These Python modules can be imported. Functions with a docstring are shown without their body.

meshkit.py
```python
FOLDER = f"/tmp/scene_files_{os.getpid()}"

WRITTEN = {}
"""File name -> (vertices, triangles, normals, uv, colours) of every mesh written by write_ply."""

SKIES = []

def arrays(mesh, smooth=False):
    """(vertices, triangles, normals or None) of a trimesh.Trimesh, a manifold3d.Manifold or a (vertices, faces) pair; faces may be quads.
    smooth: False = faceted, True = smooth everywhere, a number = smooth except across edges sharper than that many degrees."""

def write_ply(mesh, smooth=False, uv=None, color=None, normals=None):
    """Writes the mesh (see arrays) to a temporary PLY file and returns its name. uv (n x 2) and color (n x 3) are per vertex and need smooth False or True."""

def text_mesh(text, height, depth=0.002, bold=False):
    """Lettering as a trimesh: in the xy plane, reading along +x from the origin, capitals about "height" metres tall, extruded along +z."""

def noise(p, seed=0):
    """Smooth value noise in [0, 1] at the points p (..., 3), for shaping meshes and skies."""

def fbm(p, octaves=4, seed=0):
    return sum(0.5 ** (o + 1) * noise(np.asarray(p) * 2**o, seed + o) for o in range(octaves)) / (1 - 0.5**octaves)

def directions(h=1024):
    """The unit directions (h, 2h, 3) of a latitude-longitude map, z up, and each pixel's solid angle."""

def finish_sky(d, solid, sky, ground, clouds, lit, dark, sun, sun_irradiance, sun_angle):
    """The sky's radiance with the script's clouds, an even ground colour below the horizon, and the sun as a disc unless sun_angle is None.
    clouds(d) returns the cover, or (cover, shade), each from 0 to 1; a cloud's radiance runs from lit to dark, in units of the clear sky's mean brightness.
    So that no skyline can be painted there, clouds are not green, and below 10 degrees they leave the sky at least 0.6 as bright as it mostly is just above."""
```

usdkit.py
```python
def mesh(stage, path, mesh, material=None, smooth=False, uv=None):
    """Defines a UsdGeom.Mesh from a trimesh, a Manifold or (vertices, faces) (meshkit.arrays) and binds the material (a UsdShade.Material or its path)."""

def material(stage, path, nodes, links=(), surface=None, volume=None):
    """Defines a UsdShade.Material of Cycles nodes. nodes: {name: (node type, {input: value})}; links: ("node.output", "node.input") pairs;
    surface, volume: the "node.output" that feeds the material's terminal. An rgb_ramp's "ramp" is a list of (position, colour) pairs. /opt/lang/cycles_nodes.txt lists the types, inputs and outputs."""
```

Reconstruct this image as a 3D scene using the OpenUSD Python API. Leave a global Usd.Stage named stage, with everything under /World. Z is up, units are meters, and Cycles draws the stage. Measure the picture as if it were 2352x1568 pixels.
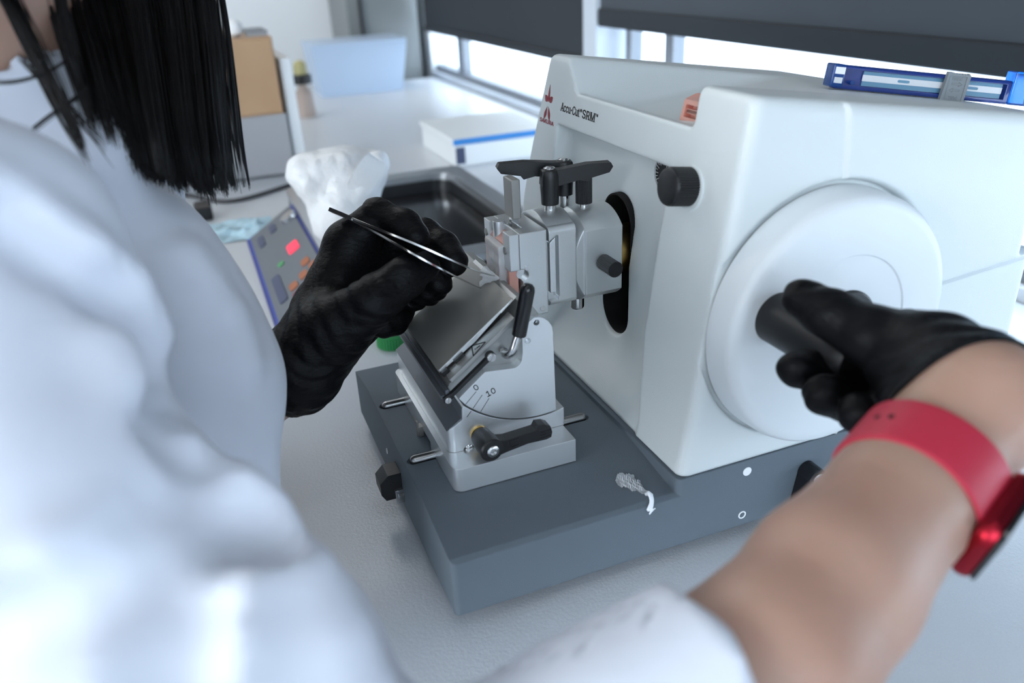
import math, random
import numpy as np, trimesh, manifold3d as m3
from shapely.geometry import Polygon, Point
from pxr import Usd, UsdGeom, UsdLux, UsdShade, Gf, Vt, Sdf
import usdkit, meshkit

random.seed(7)
rng = np.random.default_rng(7)
stage = Usd.Stage.CreateInMemory()
UsdGeom.SetStageUpAxis(stage, "Z")
UsdGeom.SetStageMetersPerUnit(stage, 1.0)
UsdGeom.Xform.Define(stage, "/World")
UsdGeom.Scope.Define(stage, "/World/Looks")

# The modelling frame: x runs from the operator towards the window, y to the operator's left, z = 0 at the
# underside of the microtome's base.  BENCH is the bench top, DZ lifts the frame so that the room's floor is at 0.
DZ, BENCH = 0.764, -0.014
FLOOR = -DZ

# ------------------------------------------------------------------ camera, sky, lights, exposure
cam = UsdGeom.Camera.Define(stage, "/World/camera")
cam.CreateHorizontalApertureAttr(36.0)
cam.CreateVerticalApertureAttr(24.0)
cam.CreateFocalLengthAttr(28.176)
cam.CreateClippingRangeAttr((0.02, 1000.0))
cam.CreateFStopAttr(5.2)
cam.CreateFocusDistanceAttr(0.575)
cam.CreateExposureAttr(0.02)
R_ = (0.9270, -0.3723, -0.0452)
D_ = (-0.2003, -0.3897, -0.8989)
F_ = (0.3170, 0.8423, -0.4359)
CAM = (-0.0881, -0.3523, 0.3563)
cam.AddTransformOp().Set(Gf.Matrix4d(R_[0], R_[1], R_[2], 0, -D_[0], -D_[1], -D_[2], 0, -F_[0], -F_[1], -F_[2], 0,
                                     CAM[0], CAM[1], CAM[2] + DZ, 1))

sky = UsdLux.DomeLight.Define(stage, "/World/sky")            # an even, overcast sky outside the windows
sky.CreateColorAttr((0.74, 0.87, 1.0))
sky.CreateIntensityAttr(2.05)


def rect_light(name, pos, target, w, h, color, intensity):
    l = UsdLux.RectLight.Define(stage, "/World/" + name)
    l.CreateWidthAttr(w)
    l.CreateHeightAttr(h)
    l.CreateColorAttr(color)
    l.CreateIntensityAttr(intensity)
    p, t = np.array(pos, float), np.array(target, float)
    b = (p - t) / np.linalg.norm(p - t)
    up = np.array([0, 0, 1.0]) if abs(b[2]) < 0.9 else np.array([1.0, 0, 0])
    x = np.cross(up, b)
    x /= np.linalg.norm(x)
    y = np.cross(b, x)
    l.AddTransformOp().Set(Gf.Matrix4d(*x, 0, *y, 0, *b, 0, p[0], p[1], p[2] + DZ, 1))
    return l


# daylight from the wide window behind the operator, and the ceiling lamps; the sky itself lights the room by the
# two tall windows of the wall on the right
rect_light("window_daylight", (-3.16, -0.75, 0.78), (0, -0.75, 0.78), 2.1, 1.5, (1.0, 0.985, 0.95), 6.0)
LAMPS = [(-1.5, -0.9), (-0.1, -0.9), (-1.3, 2.1), (0.0, 2.1)]
for k_, (xx_, yy_) in enumerate(LAMPS):
    rect_light("lamp_light_%d" % (k_ + 1), (xx_, yy_, 1.965), (xx_, yy_, 0), 1.1, 0.22, (1.0, 0.99, 0.96), 0.2 if yy_ < 0 else 11.0)


# ------------------------------------------------------------------ helpers
used = {}
origin = {}


def fresh(path):
    n = used.get(path, -1) + 1
    used[path] = n
    return path if n == 0 else "%s_%03d" % (path, n)


def tag(prim, label=None, cat=None, group=None, kind=None):
    for k, v in (("label", label), ("category", cat), ("group", group), ("kind", kind)):
        if v:
            prim.SetCustomDataByKey(k, v)
    return prim


def thing(name, label, cat, loc, group=None):
    p = fresh("/World/" + name)
    x = UsdGeom.Xform.Define(stage, p)
    x.AddTranslateOp().Set(Gf.Vec3d(loc[0], loc[1], loc[2] + DZ))
    origin[p] = np.array(loc, float)
    tag(x.GetPrim(), label, cat, group)
    return p


def part(parent, name, mesh, mat, smooth=30, label=None, kind=None):
    """A mesh in the modelling frame as a child of a thing or of a part."""
    p = fresh(parent + "/" + name)
    v, f, n = meshkit.arrays(mesh, False)
    o = origin[parent]
    origin[p] = o
    pr = usdkit.mesh(stage, p, (v - o, f), MAT[mat], smooth)
    tag(pr.GetPrim(), label, kind=kind)
    return p


def solo(name, mesh, mat, label, cat, smooth=30, group=None, kind=None):
    v, f, n = meshkit.arrays(mesh, False)
    lo, hi = v.min(0), v.max(0)
    o = np.array([(lo[0] + hi[0]) / 2, (lo[1] + hi[1]) / 2, lo[2]])
    p = fresh("/World/" + name)
    pr = usdkit.mesh(stage, p, (v - o, f), MAT[mat], smooth)
    pr.AddTranslateOp().Set(Gf.Vec3d(o[0], o[1], o[2] + DZ))
    origin[p] = o
    tag(pr.GetPrim(), label, cat, group, kind)
    return p


def struct(name, mesh, mat, label=None, smooth=30):
    return solo(name, mesh, mat, label, None, smooth, kind="structure")


def A(*v):
    return np.array(v, float)


def unit(v):
    v = np.asarray(v, float)
    return v / np.linalg.norm(v)


def frame(ez, hint=(0, 0, 1)):
    ez = unit(ez)
    if abs(np.dot(ez, hint)) > 0.95:
        hint = (1, 0, 0)
    ex = unit(np.cross(hint, ez))
    return ex, np.cross(ez, ex), ez


def mf(m):
    """A Manifold's (vertices, faces)."""
    k = m.to_mesh()
    return np.array(k.vert_properties[:, :3], float), np.array(k.tri_verts, int)


def cat_(*ms):
    out = []
    for m in ms:
        v, f, n = meshkit.arrays(m, False)
        out.append(trimesh.Trimesh(v, f, process=False))
    return trimesh.util.concatenate(out)


def place(m, ex, ey, ez, o):
    return m.transform([[ex[0], ey[0], ez[0], o[0]], [ex[1], ey[1], ez[1], o[1]], [ex[2], ey[2], ez[2], o[2]]])


def cs(poly):
    if isinstance(poly, Polygon):
        rings = [list(poly.exterior.coords)[:-1]] + [list(r.coords)[:-1] for r in poly.interiors]
    else:
        rings = [poly]
    return m3.CrossSection([[tuple(map(float, q)) for q in r] for r in rings], m3.FillRule.EvenOdd)


def prism(poly, h, ex, ey, o):
    """The polygon drawn along ex and ey from o, extruded by h along ex x ey."""
    ez = np.cross(ex, ey)
    return place(m3.Manifold.extrude(cs(poly), h), ex, ey, ez, o)


def py(poly, y0, y1):
    """An (x, z) polygon extruded from y1 down to y0."""
    return prism(poly, y1 - y0, A(1, 0, 0), A(0, 0, 1), A(0, y1, 0))


def px_(poly, x0, x1):
    """A (y, z) polygon extruded along x."""
    return prism(poly, x1 - x0, A(0, 1, 0), A(0, 0, 1), A(x0, 0, 0))


def pz(poly, z0, z1):
    return prism(poly, z1 - z0, A(1, 0, 0), A(0, 1, 0), A(0, 0, z0))


def box(x0, x1, y0, y1, z0, z1):
    return m3.Manifold.cube([x1 - x0, y1 - y0, z1 - z0]).translate([x0, y0, z0])


def rrect(x0, x1, y0, y1, r, n=6):
    return Polygon([(x0 + r, y0 + r), (x1 - r, y0 + r), (x1 - r, y1 - r), (x0 + r, y1 - r)]).buffer(r, n)


def rbox(x0, x1, y0, y1, z0, z1, r, n=12):
    s = m3.Manifold.sphere(r, n)
    return m3.Manifold.batch_hull([s.translate([x, y, z]) for x in (x0 + r, x1 - r) for y in (y0 + r, y1 - r) for z in (z0 + r, z1 - r)])


def cyl(p, q, r0, r1=None, n=32):
    p, q = np.asarray(p, float), np.asarray(q, float)
    ex, ey, ez = frame(q - p)
    return place(m3.Manifold.cylinder(float(np.linalg.norm(q - p)), r0, r0 if r1 is None else r1, n), ex, ey, ez, p)


def lathe(profile, p, axis, n=40):
    """profile: (radius, height) pairs, turned round the axis from p."""
    ex, ey, ez = frame(axis)
    prof = [(max(r, 0), h) for r, h in profile]
    return place(m3.Manifold.revolve(cs(prof), n), ex, ey, ez, np.asarray(p, float))


def knurl(p, q, r, n=40, depth=0.05):
    p, q = np.asarray(p, float), np.asarray(q, float)
    ex, ey, ez = frame(q - p)
    pts = []
    for k in range(n):
        for f_, rr in ((0.0, r * (1 - depth)), (0.25, r), (0.6, r), (0.85, r * (1 - depth))):
            a = 2 * math.pi * (k + f_) / n
            pts.append((rr * math.cos(a), rr * math.sin(a)))
    return place(m3.Manifold.extrude(cs(pts), float(np.linalg.norm(q - p))), ex, ey, ez, p)


def tube(pts, r, n=12, squash=None):
    """A round bar along the points; r one radius or one per point."""
    P = np.asarray(pts, float)
    r = np.broadcast_to(np.asarray(r, float), (len(P),))
    T = np.gradient(P, axis=0)
    T /= np.linalg.norm(T, axis=1, keepdims=True)
    x, y, z = frame(T[0])
    V = []
    for k in range(len(P)):
        x = unit(x - T[k] * np.dot(x, T[k]))
        y = np.cross(T[k], x)
        a = np.linspace(0, 2 * np.pi, n, endpoint=False)
        V.append(P[k] + r[k] * (np.cos(a)[:, None] * x + np.sin(a)[:, None] * y))
    V = np.vstack(V + [P[:1], P[-1:]])
    F = []
    L = len(P)
    for k in range(L - 1):
        for i in range(n):
            a, b = k * n + i, k * n + (i + 1) % n
            F += [(a, b, b + n), (a, b + n, a + n)]
    for i in range(n):
        F += [((i + 1) % n, i, L * n), ((L - 1) * n + i, (L - 1) * n + (i + 1) % n, L * n + 1)]
    return V, np.array(F)


def smooth_path(pts, n=24):
    from scipy.interpolate import CubicSpline
    P = np.asarray(pts, float)
    d = np.r_[0, np.cumsum(np.linalg.norm(np.diff(P, axis=0), axis=1))]
    return CubicSpline(d, P)(np.linspace(0, d[-1], n))


def flatbar(pts, wide, thick, W):
    """A flat bar: widths along the vector W, thicknesses across it, one of each per point."""
    P = np.asarray(pts, float)
    T = np.gradient(P, axis=0)
    V = []
    for k in range(len(P)):
        t = unit(T[k])
        w = unit(np.asarray(W) - t * np.dot(W, t))
        u = np.cross(t, w)
        for a, b in ((-1, -1), (1, -1), (1, 1), (-1, 1)):
            V.append(P[k] + w * a * wide[k] / 2 + u * b * thick[k] / 2)
    F = []
    L = len(P)
    for k in range(L - 1):
        for i in range(4):
            a, b = k * 4 + i, k * 4 + (i + 1) % 4
            F += [(a, b, b + 4), (a, b + 4, a + 4)]
    e = (L - 1) * 4
    F += [(0, 2, 1), (0, 3, 2), (e, e + 1, e + 2), (e, e + 2, e + 3)]
    return np.array(V), np.array(F)


def text(s, h, o, right, up, depth=0.00025, narrow=1.0, bold=False, centre=False):
    t = meshkit.text_mesh(s, h, depth, bold)
    v = np.array(t.vertices)
    v[:, 0] *= narrow
    if centre:
        v[:, 0] -= (v[:, 0].min() + v[:, 0].max()) / 2
    right, up = unit(right), unit(up)
    nrm = np.cross(right, up)
    return np.asarray(o) + v[:, :1] * right + v[:, 1:2] * up + (v[:, 2:3] - depth / 2) * nrm, np.array(t.faces)


# signed distance modelling: smooth unions of tapered limbs, skinned by surface nets
def rc(p, a, b, ra, rb=None):
    a, b = np.asarray(a, np.float32), np.asarray(b, np.float32)
    rb = ra if rb is None else rb
    ab = b - a
    h = np.clip((p - a) @ ab / max(float(ab @ ab), 1e-12), 0, 1)
    q = p - a - h[:, None] * ab
    return np.sqrt((q * q).sum(1)) - (ra + (rb - ra) * h)


def smin(a, b, k):
    h = np.clip(0.5 + 0.5 * (b - a) / k, 0, 1)
    return b + (a - b) * h - k * h * (1 - h)


def smax(a, b, k):
    return -smin(-a, -b, k)


def chain(p, pts, rs, k=0.004):
    d = None
    for a, b, ra, rb in zip(pts[:-1], pts[1:], rs[:-1], rs[1:]):
        e = rc(p, a, b, ra, rb)
        d = e if d is None else smin(d, e, k)
    return d


def ell(p, c, r, axes=np.eye(3)):
    q = (p - np.asarray(c, np.float32)) @ np.asarray(axes, np.float32).T / np.asarray(r, np.float32)
    l = np.sqrt((q * q).sum(1)) + 1e-9
    g = np.sqrt(((q / np.asarray(r, np.float32)) ** 2).sum(1)) + 1e-9
    return l * (l - 1) / g


def surfnet(f, lo, hi, h, B=8, iters=2):
    lo, hi = np.asarray(lo, float), np.asarray(hi, float)
    nb = np.ceil((hi - lo) / (h * B)).astype(int)
    n = nb * B
    ci = np.stack(np.meshgrid(*[np.arange(k) for k in nb], indexing="ij"), -1).reshape(-1, 3)
    cen = lo + (ci * B + (B - 1) / 2) * h
    d = f(cen.astype(np.float32))
    near = np.abs(d) < (0.87 * B + 1.5) * h * 1.35
    D = np.repeat(np.repeat(np.repeat(np.where(d > 0, 1, -1).reshape(nb).astype(np.float32), B, 0), B, 1), B, 2)
    loc = np.stack(np.meshgrid(*[np.arange(B)] * 3, indexing="ij"), -1).reshape(-1, 3)
    todo = ci[near]
    for s in range(0, len(todo), 600):
        idx = (todo[s:s + 600, None] * B + loc[None]).reshape(-1, 3)
        D[idx[:, 0], idx[:, 1], idx[:, 2]] = f((lo + idx * h).astype(np.float32))
    S = D < 0
    c8 = [(i, j, k) for i in (0, 1) for j in (0, 1) for k in (0, 1)]
    sl = lambda i, j, k: (slice(i, n[0] - 1 + i), slice(j, n[1] - 1 + j), slice(k, n[2] - 1 + k))
    cnt = sum(S[sl(*c)].astype(np.int8) for c in c8)
    act = np.argwhere((cnt > 0) & (cnt < 8))
    vals = np.stack([D[act[:, 0] + c[0], act[:, 1] + c[1], act[:, 2] + c[2]] for c in c8], 1)
    acc, w = np.zeros((len(act), 3)), np.zeros(len(act))
    for a in range(8):
        for b in range(a + 1, 8):
            ca, cb = np.array(c8[a]), np.array(c8[b])
            if np.abs(ca - cb).sum() == 1:
                da, db = vals[:, a], vals[:, b]
                m = (da < 0) != (db < 0)
                t = np.where(m, da / np.where(m, da - db, 1), 0)
                acc += np.where(m[:, None], ca + t[:, None] * (cb - ca), 0)
                w += m
    V = lo + (act + acc / w[:, None]) * h
    im = np.full(n, -1, np.int32)
    im[act[:, 0], act[:, 1], act[:, 2]] = np.arange(len(act))
    F = []
    for ax in range(3):
        o = np.eye(3, dtype=int)
        u, v = o[(ax + 1) % 3], o[(ax + 2) % 3]
        s0 = [slice(1, n[k] - 1) for k in range(3)]
        s1 = list(s0)
        s1[ax] = slice(2, n[ax])
        A0, A1 = S[tuple(s0)], S[tuple(s1)]
        e = np.argwhere(A0 != A1) + 1
        ins = S[e[:, 0], e[:, 1], e[:, 2]]
        q = [im[tuple((e - du - dv).T)] for du, dv in ((0 * u, 0 * v), (u, 0 * v), (u, v), (0 * u, v))]
        Q = np.stack(q, 1)
        Q[~ins] = Q[~ins][:, ::-1]
        F.append(Q[(Q >= 0).all(1)])
    F = np.vstack(F)
    e = h * 0.25
    off = np.array([(1, -1, -1), (-1, -1, 1), (-1, 1, -1), (1, 1, 1)], float)
    for _ in range(iters):
        fv = [f((V + o * e).astype(np.float32)).astype(float) for o in off]
        g = sum(a[:, None] * o for a, o in zip(fv, off)) / (4 * e)
        d0 = sum(fv) / 4
        st = d0[:, None] * g / np.maximum((g * g).sum(1, keepdims=True), 0.05)
        L = np.linalg.norm(st, axis=1, keepdims=True)
        V = V - st * np.minimum(1, 0.7 * h / np.maximum(L, 1e-12))
    T = np.vstack([F[:, [0, 1, 2]], F[:, [0, 2, 3]]])
    return V, T[:, [0, 2, 1]] if flip_needed(V, T) else T


def flip_needed(V, T):
    t = V[T]
    return np.einsum("ij,ij->i", t[:, 0], np.cross(t[:, 1], t[:, 2])).sum() < 0


# ------------------------------------------------------------------ materials
MAT = {}


def pm(name, color, rough=0.5, metal=0.0, bump=None, bevel=0.0, mottle=None, **more):
    """principled material; bump = (noise scale, height in m, detail); mottle = (scale, other colour, low, high)."""
    nodes = {"p": ("principled_bsdf", dict(base_color=color, roughness=rough, metallic=metal, **more)),
             "c": ("texture_coordinate", {})}
    links = []
    nrm = None
    if bevel:
        nodes["v"] = ("bevel", {"radius": bevel, "samples": 4})
        nrm = "v.bevel"
    if bump:
        stretch = bump[3] if len(bump) > 3 else (1, 1, 1)
        nodes["m"] = ("mapping", {"scale": stretch})
        nodes["n"] = ("noise_texture", {"scale": bump[0], "detail": bump[2], "roughness": 0.6})
        nodes["b"] = ("bump", {"distance": bump[1], "strength": 1.0})
        links += [("c.object", "m.vector"), ("m.vector", "n.vector"), ("n.fac", "b.height")]
        if nrm:
            links.append((nrm, "b.normal"))
        nrm = "b.normal"
    if mottle:
        nodes["n2"] = ("noise_texture", {"scale": mottle[0], "detail": 3.0})
        nodes["r"] = ("rgb_ramp", {"ramp": [(mottle[2], color), (mottle[3], mottle[1])]})
        links += [("c.object", "n2.vector"), ("n2.fac", "r.fac"), ("r.color", "p.base_color")]
    if nrm:
        links.append((nrm, "p.normal"))
    MAT[name] = usdkit.material(stage, "/World/Looks/" + name, nodes, links, surface="p.BSDF")


pm("housing", (0.66, 0.70, 0.70), 0.42, bump=(1500, 0.00010, 1.0))
pm("wheel_white", (0.72, 0.755, 0.775), 0.38)
pm("grey_paint", (0.128, 0.155, 0.180), 0.55, bump=(1400, 0.00012, 1.0), bevel=0.0012, specular_ior_level=0.2)
pm("aluminium", (0.77, 0.795, 0.81), 0.28, 0.75, bump=(300, 0.00003, 2.0, (1, 6, 30)), bevel=0.0006)
pm("cast_metal", (0.66, 0.68, 0.685), 0.34, 0.75, bump=(1500, 0.00005, 1.0), bevel=0.0012)
pm("bright_steel", (0.62, 0.62, 0.62), 0.16, 1.0, bevel=0.0003)
pm("rod_steel", (0.40, 0.40, 0.40), 0.25, 1.0)
pm("dark_steel", (0.30, 0.295, 0.28), 0.50, 0.6, bump=(2500, 0.00003, 1.0), bevel=0.0004)
pm("holder_grey", (0.38, 0.385, 0.375), 0.45, 0.7, bevel=0.0006)
pm("gunmetal", (0.13, 0.145, 0.165), 0.45, 0.5, bump=(900, 0.00002, 1.0), bevel=0.0008)
pm("black_plastic", (0.006, 0.0066, 0.008), 0.42, bump=(2200, 0.00006, 1.0), bevel=0.0006)
pm("black_gloss", (0.008, 0.008, 0.010), 0.18, bevel=0.0005)
pm("black_hole", (0.002, 0.002, 0.002), 0.9)
pm("black_print", (0.01, 0.01, 0.012), 0.6)
pm("white_print", (0.85, 0.86, 0.88), 0.6)
pm("red_print", (0.25, 0.02, 0.035), 0.6)
pm("brass", (0.55, 0.36, 0.12), 0.28, 1.0)
pm("pink_plastic", (0.72, 0.33, 0.27), 0.4, bevel=0.0005, subsurface_weight=0.3, subsurface_scale=0.002)
pm("paraffin", (0.50, 0.485, 0.485), 0.35, bump=(400, 0.0002, 2.0), subsurface_weight=0.2, subsurface_scale=0.002)
pm("shaving", (0.80, 0.84, 0.88), 0.4, alpha=0.34, bump=(900, 0.0003, 2.0))
pm("shaving_curl", (0.88, 0.91, 0.95), 0.45, bump=(900, 0.0003, 2.0))
pm("nitrile", (0.0025, 0.0027, 0.0036), 0.46, bump=(260, 0.0006, 3.0, (1, 1, 2.2)), specular_ior_level=0.14)
pm("skin", (0.43, 0.265, 0.20), 0.46, bump=(500, 0.00012, 3.0), mottle=(16, (0.38, 0.22, 0.16), 0.35, 0.7), subsurface_weight=0.25, subsurface_scale=0.006)
pm("coat_cloth", (0.71, 0.74, 0.82), 0.75, bump=(2200, 0.0001, 2.0), sheen_weight=0.15)
pm("trouser_cloth", (0.05, 0.06, 0.09), 0.8)
pm("hair", (0.0022, 0.0022, 0.0027), 0.36, specular_ior_level=0.3)
pm("red_rubber", (0.46, 0.022, 0.050), 0.5)
pm("red_metal", (0.42, 0.02, 0.035), 0.28, 1.0)
pm("watch_glass", (0.01, 0.012, 0.015), 0.06, coat_weight=1.0)
pm("bench_top", (0.60, 0.625, 0.655), 0.36, bump=(420, 0.00022, 2.0), mottle=(900, (0.57, 0.60, 0.635), 0.4, 0.6))
pm("white_paint", (0.78, 0.80, 0.81), 0.6)
pm("wall_paint", (0.82, 0.85, 0.87), 0.7)
pm("floor_vinyl", (0.30, 0.33, 0.36), 0.4, mottle=(6, (0.27, 0.30, 0.33), 0.4, 0.6))
pm("blind_cloth", (0.022, 0.027, 0.033), 0.85, bump=(1500, 0.0002, 1.0))
pm("blind_cloth_pale", (0.058, 0.069, 0.082), 0.85, bump=(1500, 0.0002, 1.0))
pm("frame_grey", (0.22, 0.24, 0.27), 0.5)
pm("frame_light", (0.55, 0.60, 0.66), 0.5)
pm("pillar_white", (0.82, 0.85, 0.88), 0.6)
pm("wood", (0.46, 0.29, 0.165), 0.55, mottle=(9, (0.42, 0.255, 0.14), 0.35, 0.7))
pm("grey_panel", (0.34, 0.345, 0.36), 0.5)
pm("cupboard_grey", (0.22, 0.235, 0.235), 0.5)
pm("bottle_tan", (0.45, 0.36, 0.31), 0.5)
pm("bag_white", (0.78, 0.79, 0.80), 0.42, bump=(60, 0.002, 3.0))
pm("bag_blue", (0.42, 0.62, 0.72), 0.5)
pm("bath_black", (0.02, 0.023, 0.026), 0.3, bevel=0.001)
pm("bath_rim", (0.50, 0.53, 0.56), 0.3, 0.8, bevel=0.001)
pm("console_grey", (0.12, 0.135, 0.155), 0.5)
pm("console_blue", (0.02, 0.045, 0.30), 0.5)
pm("console_dark", (0.045, 0.06, 0.12), 0.5)
pm("button_orange", (0.34, 0.10, 0.035), 0.5)
pm("button_red", (0.20, 0.01, 0.03), 0.5)
pm("display_red", (0.5, 0.01, 0.03), 0.4, emission_color=(1.0, 0.05, 0.12), emission_strength=0.9)
pm("lamp_green", (0.05, 0.30, 0.10), 0.4)
pm("blue_lid", (0.02, 0.20, 0.55), 0.4)
pm("box_white", (0.74, 0.77, 0.78), 0.5)
pm("pale_blue", (0.46, 0.57, 0.72), 0.4)
pm("green_plastic", (0.03, 0.30, 0.085), 0.35)
pm("cable", (0.05, 0.05, 0.055), 0.6)
pm("yellow", (0.42, 0.38, 0.17), 0.5)
pm("lamp_panel", (0.9, 0.9, 0.9), 0.5, emission_color=(1.0, 0.99, 0.96), emission_strength=2.0)
pm("ceiling_paint", (0.30, 0.31, 0.32), 0.8)
pm("blue_clear", (0.015, 0.16, 0.62), 0.08, transmission_weight=0.75, ior=1.45)
pm("blue_dark", (0.012, 0.035, 0.20), 0.18, coat_weight=0.5)
pm("blade_white", (0.66, 0.68, 0.71), 0.45)
pm("blade_blue", (0.12, 0.26, 0.38), 0.3)
pm("slider_grey", (0.20, 0.22, 0.235), 0.5, bevel=0.0003)
pm("outdoor", (0.80, 0.82, 0.84), 0.9)
pm("outdoor_wall", (0.30, 0.40, 0.52), 0.9)
MAT["pane"] = usdkit.material(stage, "/World/Looks/pane", {
    "t": ("transparent_bsdf", {"color": (0.97, 0.985, 1.0)}), "g": ("glossy_bsdf", {"color": (1, 1, 1), "roughness": 0.01}),
    "x": ("mix_closure", {"fac": 0.05})}, [("t.BSDF", "x.closure1"), ("g.BSDF", "x.closure2")], surface="x.closure")

# ------------------------------------------------------------------ the room and what stands outside
XW = 0.72                                     # inner face of the window wall
WL, WR, WF, CEIL = 2.85, -2.40, -3.2, 2.0
bench_h = BENCH
struct("floor", box(WF, XW + 0.3, WR - 0.2, WL + 0.2, FLOOR - 0.1, FLOOR), "floor_vinyl", "grey vinyl floor of the laboratory")
struct("ceiling", box(WF, XW + 0.3, WR - 0.2, WL + 0.2, CEIL, CEIL + 0.1), "ceiling_paint", "grey ceiling of the laboratory")
struct("wall_left", box(WF, XW + 0.3, WL, WL + 0.15, FLOOR, CEIL), "wall_paint", "white wall behind the far end of the bench")
struct("wall_front", box(WF - 0.15, WF, WR - 0.2, WL + 0.2, FLOOR, CEIL) - box(WF - 0.3, WF + 0.1, -1.85, 0.35, 0.0, 1.56), "wall_paint", "plain white wall at the operator's back")
wr = box(WF, XW + 0.3, WR - 0.2, WR, FLOOR, CEIL)
for x0 in (-1.36, -0.51):
    wr = wr - box(x0, x0 + 0.80, WR - 0.3, WR + 0.1, 0.03, 1.57)
struct("wall_right", wr, "wall_paint", "white wall with two tall windows")
# the window wall: parapet below the bench top, two ribbon windows between pillars
wb = box(XW, XW + 0.06, WR - 0.2, WL + 0.2, FLOOR, CEIL)
wb = wb - box(XW - 0.1, XW + 0.4, 1.212, 2.437, 0.0, 1.5) - box(XW - 0.1, XW + 0.4, -2.0, 1.16, 0.0, 1.5)
struct("wall_back", wb, "pillar_white", "white window wall with a pillar beyond the bench")
struct("trim_1", box(XW - 0.03, XW + 0.065, 1.157, 1.2145, -0.013, 1.5), "frame_light", "grey mullion post between the two blinds")
struct("trim_2", box(XW - 0.004, XW + 0.06, 1.2125, 2.4365, -0.012, 0.0035), "frame_light", "pale window sill under the far blind")


def window(name, y0, y1, bars, lab):
    f = struct(name, cat_(box(XW + 0.015, XW + 0.05, y0, y1, 0.0, 0.022), box(XW + 0.015, XW + 0.05, y0, y1, 1.47, 1.5),
                          *[box(XW + 0.020, XW + 0.046, a, b, 0.022, 1.47) for a, b in bars]), "frame_grey", lab)
    ys = [y0] + [q for b in bars for q in b] + [y1]
    for a, b in zip(ys[::2], ys[1::2]):
        if b - a > 0.01:
            part(f, "pane", box(XW + 0.030, XW + 0.034, a, b, 0.022, 1.47), "pane")


window("window_1", 1.212, 2.437, [(2.150, 2.207)], "far window with a grey frame half covered by its blind")
window("window_2", -2.0, 1.16, [(1.106, 1.128), (0.955, 0.983), (-0.75, -0.69)], "near window behind the microtome with grey mullions")
for k_, x0 in enumerate((-1.36, -0.51)):
    f = struct("window_%d" % (k_ + 3), cat_(box(x0, x0 + 0.80, WR - 0.12, WR - 0.06, 0.03, 0.08), box(x0, x0 + 0.80, WR - 0.12, WR - 0.06, 1.52, 1.57),
                                            box(x0, x0 + 0.05, WR - 0.12, WR - 0.06, 0.08, 1.52), box(x0 + 0.75, x0 + 0.80, WR - 0.12, WR - 0.06, 0.08, 1.52)), "frame_grey")
    part(f, "pane", box(x0 + 0.05, x0 + 0.75, WR - 0.092, WR - 0.088, 0.08, 1.52), "pane")

f = struct("window_5", cat_(box(WF - 0.1, WF - 0.05, -1.85, 0.35, 0.0, 0.05), box(WF - 0.1, WF - 0.05, -1.85, 0.35, 1.51, 1.56), *[box(WF - 0.1, WF - 0.05, y, y + 0.05, 0.05, 1.51) for y in (-1.85, -0.775, 0.30)]), "frame_grey")
for y in (-1.80, -0.725):
    part(f, "pane", box(WF - 0.08, WF - 0.076, y, y + 1.025, 0.05, 1.51), "pane")

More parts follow.
